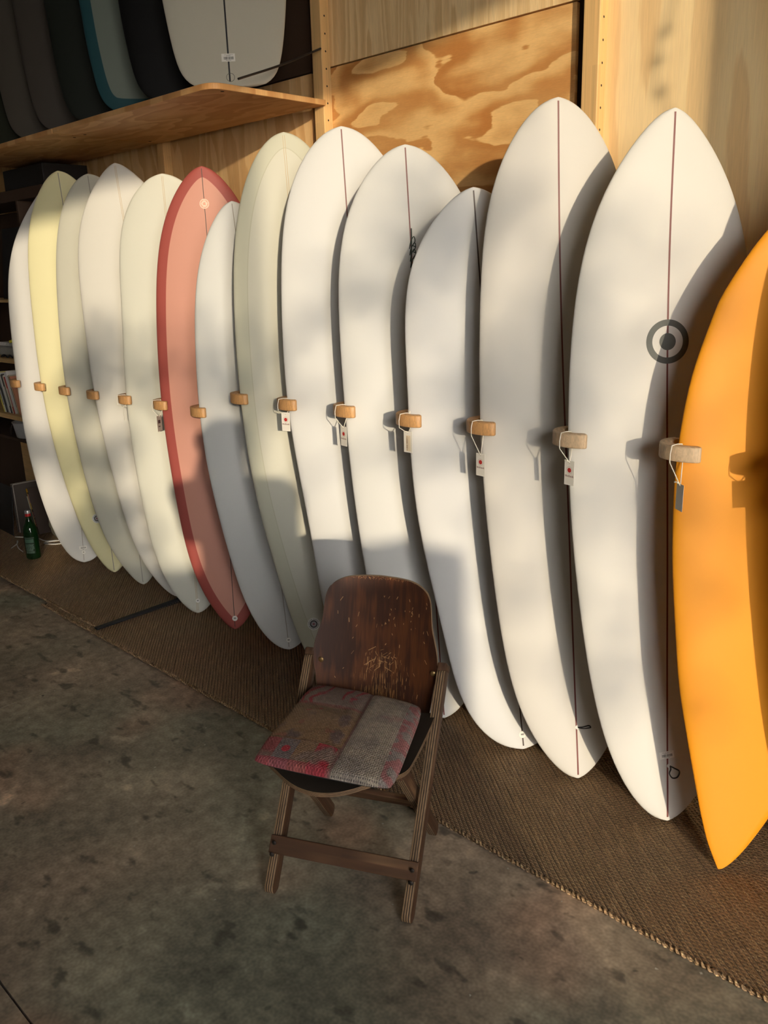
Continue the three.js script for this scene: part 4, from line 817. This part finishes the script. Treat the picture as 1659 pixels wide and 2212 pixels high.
  for (const [k, xx, c] of [[0, -5.154, [0.66, 0.64, 0.58]], [1, -5.178, [0.6, 0.58, 0.5]]]) {
    const b = thing('book', k ? 'thin white book with black print left of the yellow book' : 'white book pressed against the yellow book', 'book', null, V(xx, 0.0165, -2.23)); b.rotation.z = 0.3;
    const m = mesh('cover', rbox(0.02, 0.26 - 0.02 * k, 0.2, 0.002), std({ color: lin(...c) }), b); m.position.y = 0.134 - 0.01 * k;
    const p = mesh('spine_print', new THREE.PlaneGeometry(0.011, 0.12), M.black, b); p.position.set(0, 0.1, 0.1006);
  }
  // crumpled bag
  { const g = new THREE.SphereGeometry(1, 48, 36), p = g.attributes.position; for (let k = 0; k < p.count; k++) { const a = p.getX(k), b = p.getY(k), c = p.getZ(k), n = 1 + 0.16 * Math.abs(fbm(a * 2.2, b * 2.2, c * 2.2 + 4, 3)) * 2 - 0.08; const w = b > 0 ? 1 - 0.35 * b : 1; p.setXYZ(k, a * 0.07 * n * w, Math.max(-0.108, b * 0.125 * n), c * 0.08 * n * w); } g.computeVertexNormals(); const m = mesh('paper_bag', g, std({ color: lin(0.16, 0.15, 0.11), roughness: 0.85 })); m.position.set(-4.975, 0.126, -2.21); tag(m, 'crumpled grey-green bag on the mat behind the leftmost board', 'bag'); }
  tag(mesh('cable', tube([V(-5.2, 0.022, -2.0), V(-5.12, 0.022, -2.05), V(-5.06, 0.022, -2.08), V(-4.97, 0.021, -2.09), V(-4.9, 0.021, -2.16), V(-4.93, 0.021, -2.1), V(-4.93, 0.021, -2.06), V(-4.86, 0.021, -2.09), V(-4.82, 0.021, -2.16)], 0.0035, 80, 7), M.cable), 'white cable trailing over the mat from the books to the leftmost board', 'cable');
  tag(mesh('cable', tube([V(-4.985, 0.022, -1.885), V(-5.06, 0.022, -1.955), V(-5.11, 0.022, -1.975), V(-5.02, 0.022, -1.935), V(-4.94, 0.022, -1.912), V(-4.86, 0.022, -1.9)], 0.0028, 50, 7), M.cable), 'short white cable loop on the mat behind the green bottle', 'cable');
}
{
  const b = thing('bottle', 'dark green glass bottle with a silver and red neck standing on the left mat', 'bottle', null, V(-4.71, 0.0188, -1.9));
  const prof = [[0, 0.004], [0.03, 0.002], [0.036, 0], [0.0395, 0.006], [0.04, 0.02], [0.04, 0.15], [0.0385, 0.172], [0.031, 0.196], [0.02, 0.216], [0.0152, 0.236], [0.0142, 0.262], [0.0142, 0.272], [0.0125, 0.273]];
  const glass = new THREE.MeshPhysicalMaterial({ color: lin(0.006, 0.03, 0.008), roughness: 0.06, transmission: 0.12, thickness: 0.01, ior: 1.5, specularIntensity: 1 });
  mesh('glass', new THREE.LatheGeometry(prof.map((p) => new THREE.Vector2(...p)), 48), glass, b);
  mesh('neck_band', new THREE.LatheGeometry([[0.0146, 0.25], [0.0158, 0.251], [0.0158, 0.266], [0.0146, 0.267]].map((p) => new THREE.Vector2(...p)), 32), std({ color: lin(0.55, 0.02, 0.02), roughness: 0.4 }), b);
  mesh('cap', new THREE.LatheGeometry([[0, 0.285], [0.013, 0.2848], [0.0158, 0.282], [0.0162, 0.267], [0.0145, 0.267]].map((p) => new THREE.Vector2(...p)), 32), std({ color: lin(0.6, 0.6, 0.6), roughness: 0.35, metalness: 0.7 }), b);
  const texL = canvasTex(256, 256, (c) => { c.clearRect(0, 0, 256, 256); c.fillStyle = '#0c2412'; c.fillRect(0, 0, 256, 256); c.fillStyle = '#7f9a88'; c.fillRect(0, 12, 256, 5); c.fillStyle = '#4c6a58'; c.fillRect(20, 30, 216, 60); c.fillStyle = '#8ba693'; const r = rng(2); for (let y = 110; y < 240; y += 16) for (let x = 20; x < 230;) { const w = 8 + 24 * r(); if (x + w < 236) c.fillRect(x, y, w, 8); x += w + 6; } });
  const lab = new THREE.CylinderGeometry(0.0404, 0.0404, 0.1, 40, 1, true, 0.05, 1.5); lab.translate(0, 0.085, 0);
  mesh('print', lab, std({ map: texL, roughness: 0.3 }), b);
}

/* ---------------- beyond the frame: photographer, doorway lights, tree ---------------- */
{
  const facing = V(-0.70, 0, -0.714), rt = V(0.714, 0, -0.70), base = V(0.75, 0, 0.40);
  const at = (f, r, y) => base.clone().addScaledVector(facing, f).addScaledVector(rt, r).setY(y);
  const bones = []; const bone = (a, ra, b, rb, k) => bones.push([a, b, ra, rb, k]);
  bone(at(0, 0, 0.98), 0.14, at(0.01, 0, 1.2), 0.135, 1); bone(at(0.01, 0, 1.2), 0.135, at(0.0, 0, 1.36), 0.115, 1);
  bone(at(0, -0.14, 1.4), 0.075, at(0, 0.18, 1.42), 0.08, 1); bone(at(0, 0, 1.38), 0.055, at(0.02, 0, 1.5), 0.05, 2);
  bone(at(0.03, 0, 1.55), 0.075, at(0.02, 0, 1.64), 0.088, 2); bone(at(0.1, 0, 1.57), 0.02, at(0.115, 0, 1.55), 0.016, 2);
  for (const s of [-1, 1]) {
    bone(at(0, s * 0.1, 0.93), 0.105, at(0.02, s * 0.11, 0.5), 0.065, 0); bone(at(0.02, s * 0.11, 0.5), 0.062, at(-0.02, s * 0.12, 0.1), 0.045, 0); bone(at(-0.03, s * 0.12, 0.045), 0.042, at(0.16, s * 0.14, 0.035), 0.034, 3);
    bone(at(0, s * 0.2, 1.4), 0.065, at(0.1, s * 0.19, s > 0 ? 1.16 : 1.22), 0.05, 1); 
  }
  const handR = V(0.16, 1.5, 0.02), handL = V(0.11, 1.48, 0.07);
  for (const [e, hd] of [[at(0.1, 0.19, 1.16), handR], [at(0.1, -0.19, 1.22), handL]]) bone(e, 0.048, hd.clone().lerp(e, 0.12), 0.03, 1);
  for (const [h, s] of [[handR, 1], [handL, -1]]) { bone(h, 0.028, h.clone().add(V(-0.01, 0.04, 0.01)), 0.026, 2); for (let f = 0; f < 4; f++) { const q = h.clone().add(V(-0.01, 0.03 + 0.012 * f, 0.012)); bone(q, 0.01, q.clone().addScaledVector(rt, -s * 0.03).addScaledVector(facing, 0.014), 0.008, 2); } bone(h, 0.012, h.clone().addScaledVector(rt, -s * 0.035).add(V(0, 0.02, 0)), 0.009, 2); }
  const N = 96, half = 0.92, cen = base.clone().add(V(-0.2, 0.86, -0.1));
  const mc = new MarchingCubes(N, new THREE.MeshStandardMaterial(), false, false, 90000); mc.isolation = 0;
  const hs = N / 2, p = V(0, 0, 0), kind = [];
  const sd = (p, b) => { const ab = b[1].clone().sub(b[0]); const t = Math.min(1, Math.max(0, p.clone().sub(b[0]).dot(ab) / ab.lengthSq())); return p.distanceTo(b[0].clone().addScaledVector(ab, t)) - lerp(b[2], b[3], t); };
  const pre = bones.map((b) => [b[0].x, b[0].y, b[0].z, b[1].x - b[0].x, b[1].y - b[0].y, b[1].z - b[0].z, b[2], b[3], b[0].distanceToSquared(b[1])]);
  for (let k = 0; k < N; k++) for (let j = 0; j < N; j++) for (let i = 0; i < N; i++) {
    const x = cen.x + (i - hs) / hs * half, y = cen.y + (j - hs) / hs * half, z = cen.z + (k - hs) / hs * half; let d = 9;
    for (const b of pre) { const dx = x - b[0], dy = y - b[1], dz = z - b[2], t = Math.min(1, Math.max(0, (dx * b[3] + dy * b[4] + dz * b[5]) / b[8])), q = Math.hypot(dx - t * b[3], dy - t * b[4], dz - t * b[5]) - (b[6] + (b[7] - b[6]) * t); const hh = Math.max(0.035 - Math.abs(d - q), 0) / 0.035; d = Math.min(d, q) - hh * hh * 0.00875; }
    mc.field[i + j * N + k * N * N] = -d;
  }
  mc.update();
  const cnt = mc.count, pa = new Float32Array(cnt * 3), ca = new Float32Array(cnt * 3), cols = [[0.05, 0.06, 0.09], [0.09, 0.09, 0.1], [0.55, 0.36, 0.26], [0.03, 0.03, 0.03]];
  for (let k = 0; k < cnt; k++) { const x = cen.x + mc.positionArray[k * 3] * half, y = cen.y + mc.positionArray[k * 3 + 1] * half, z = cen.z + mc.positionArray[k * 3 + 2] * half; pa.set([x - base.x, y, z - base.z], k * 3); p.set(x, y, z); let best = 9, bk = 0; bones.forEach((b) => { const q = sd(p, b); if (q < best) { best = q; bk = b[4]; } }); if (y < 0.95 && bk === 1) bk = 0; ca.set(cols[bk], k * 3); }
  let g = new THREE.BufferGeometry(); g.setAttribute('position', new THREE.BufferAttribute(pa, 3)); g.setAttribute('color', new THREE.BufferAttribute(ca, 3)); g = mergeVertices(g, 1e-4); g.computeVertexNormals();
  const pm = thing('person', 'person in a dark jacket standing behind the camera, whose shadow falls across the pink board', 'person', null, base);
  mesh('body', g, std({ vertexColors: true, roughness: 0.85 }), pm);
  const hair = new THREE.SphereGeometry(0.1, 32, 24, 0, Math.PI * 2, 0, 1.9); const hp = hair.attributes.position; for (let k = 0; k < hp.count; k++) { const n = 1 + 0.05 * noise.noise(hp.getX(k) * 60, hp.getY(k) * 20, hp.getZ(k) * 60); hp.setXYZ(k, hp.getX(k) * n, hp.getY(k) * 1.05 * n, hp.getZ(k) * n); } hair.computeVertexNormals(); const hc = at(-0.012, 0, 1.635); hair.translate(hc.x - base.x, hc.y, hc.z - base.z);
  mesh('hair', hair, std({ color: lin(0.03, 0.02, 0.014), roughness: 0.8 }), pm);
}
{
  const pts = [V(0.9, 4.58, -1.2), V(0.9, 3.6, -1.16), V(0.9, 2.9, -1.11), V(0.9, 2.713, -1.087), V(0.9, 2.649, -1.068), V(0.9, 2.579, -1.054), V(0.9, 2.535, -1.055), V(0.9, 2.49, -1.065), V(0.9, 2.437, -1.083), V(0.9, 2.36, -1.1)];
  const s = thing('string_lights', 'unlit string of small bulbs hanging by the doorway, casting its shadow on the plywood wall', 'lights', null, pts[0]);
  mesh('wire', tube(pts.map((q) => q.clone().sub(pts[0])), 0.0035, 120, 8), M.black, s);
  for (const k of [4, 5, 7]) { const b = mesh('bulb', new THREE.LatheGeometry([[0, 0.018], [0.007, 0.017], [0.008, 0.006], [0.0115, -0.006], [0.0105, -0.015], [0, -0.02]].map((q) => new THREE.Vector2(...q)), 20), M.darkMetal, s); b.position.copy(pts[k].clone().sub(pts[0])).add(V(0, -0.004, -0.006)); }
}
{
  // leaf clusters: centre, radius, leaves
  const t = thing('tree', 'leafy young tree outside the open doorway, casting soft patches of shade on the boards', 'tree', null, V(7.2, -0.06, 4.5));
  const C = [[6.0, 3.24, 0.2, 40], [6.3, 3.11, 0.17, 22], [6.61, 3.22, 0.19, 30], [6.91, 3.2, 0.2, 36], [7.23, 3.22, 0.2, 26], [7.5, 3.26, 0.18, 22], [7.75, 3.48, 0.2, 20], [8.05, 3.61, 0.19, 34], [8.35, 3.36, 0.26, 60], [8.7, 3.2, 0.28, 56], [8.15, 3.75, 0.2, 24], [8.3, 3.86, 0.2, 44], [8.78, 2.75, 0.22, 28], [8.4, 3.2, 0.2, 26], [8.52, 3.65, 0.22, 36], [8.85, 3.55, 0.22, 36], [8.5, 3.0, 0.22, 34], [8.9, 2.9, 0.2, 24], [8.15, 3.1, 0.18, 22], [5.51, 2.66, 0.14, 22], [5.78, 2.5, 0.16, 26], [6.05, 2.75, 0.14, 20], [5.2, 2.55, 0.2, 26], [5.73, 3.02, 0.15, 60], [5.82, 2.66, 0.11, 44], [5.88, 2.42, 0.12, 50], [5.62, 2.28, 0.13, 50], [5.72, 2.14, 0.14, 60], [5.96, 3.16, 0.12, 30], [6.12, 2.46, 0.1, 36], [6.16, 2.26, 0.1, 36], [5.22, 2.7, 0.14, 24], [5.36, 2.2, 0.14, 40], [5.52, 2.72, 0.1, 20], [6.45, 2.05, 0.14, 40], [5.75, 3.2, 0.12, 30], [8.8, 2.45, 0.16, 16], [8.46, 2.6, 0.14, 10], [5.6, 2.3, 0.2, 50]];
  const r = rng(99), leaf = new THREE.Shape(); leaf.moveTo(0, 0); leaf.quadraticCurveTo(0.028, 0.03, 0, 0.085); leaf.quadraticCurveTo(-0.028, 0.03, 0, 0);
  const lg = new THREE.ShapeGeometry(leaf, 4), total = C.reduce((a, c) => a + c[3], 0), im = new THREE.InstancedMesh(lg, new THREE.MeshPhysicalMaterial({ color: lin(0.08, 0.14, 0.04), roughness: 0.8, side: THREE.DoubleSide, transmission: 0.3, thickness: 0 }), total);
  let n = 0; const m = new THREE.Matrix4(), q = new THREE.Quaternion(), sc = V(1, 1, 1);
  for (const [x, y, R, k] of C) for (let i = 0; i < k; i++) { const d = V(r() - 0.5, r() - 0.5, r() - 0.5).normalize().multiplyScalar(R * Math.cbrt(r())); q.setFromEuler(new THREE.Euler(r() * 6.3, r() * 6.3, r() * 6.3)); sc.setScalar(0.9 + 0.6 * r()); m.compose(V(x - 7.2 + d.x, y + 0.06 + d.y, d.z), q, sc); im.setMatrixAt(n++, m); }
  im.name = 'foliage'; im.userData.kind = 'stuff'; im.castShadow = im.receiveShadow = true; t.add(im);
  const bark = std({ color: lin(0.12, 0.09, 0.065), roughness: 0.9 });
  mesh('trunk', tube([V(0, 0, 0.3), V(0.03, 1.2, 0.28), V(-0.02, 2.2, 0.2), V(0.05, 3.3, 0.05), V(0, 4.4, 0)], 0.035, 40, 10), bark, t);
  for (const [x, y] of [[-1.7, 2.5], [-1.2, 3.2], [-0.6, 3.25], [0.3, 3.25], [0.85, 3.6], [1.5, 3.2], [1.6, 2.5], [-0.4, 3.3]]) mesh('branch', tube([V(0, Math.min(y - 0.5, 3.3), 0.15), V(x * 0.5, y - 0.12, 0.06), V(x, y, 0)], 0.009, 20, 6), bark, t);
}

renderer.render(scene, camera);
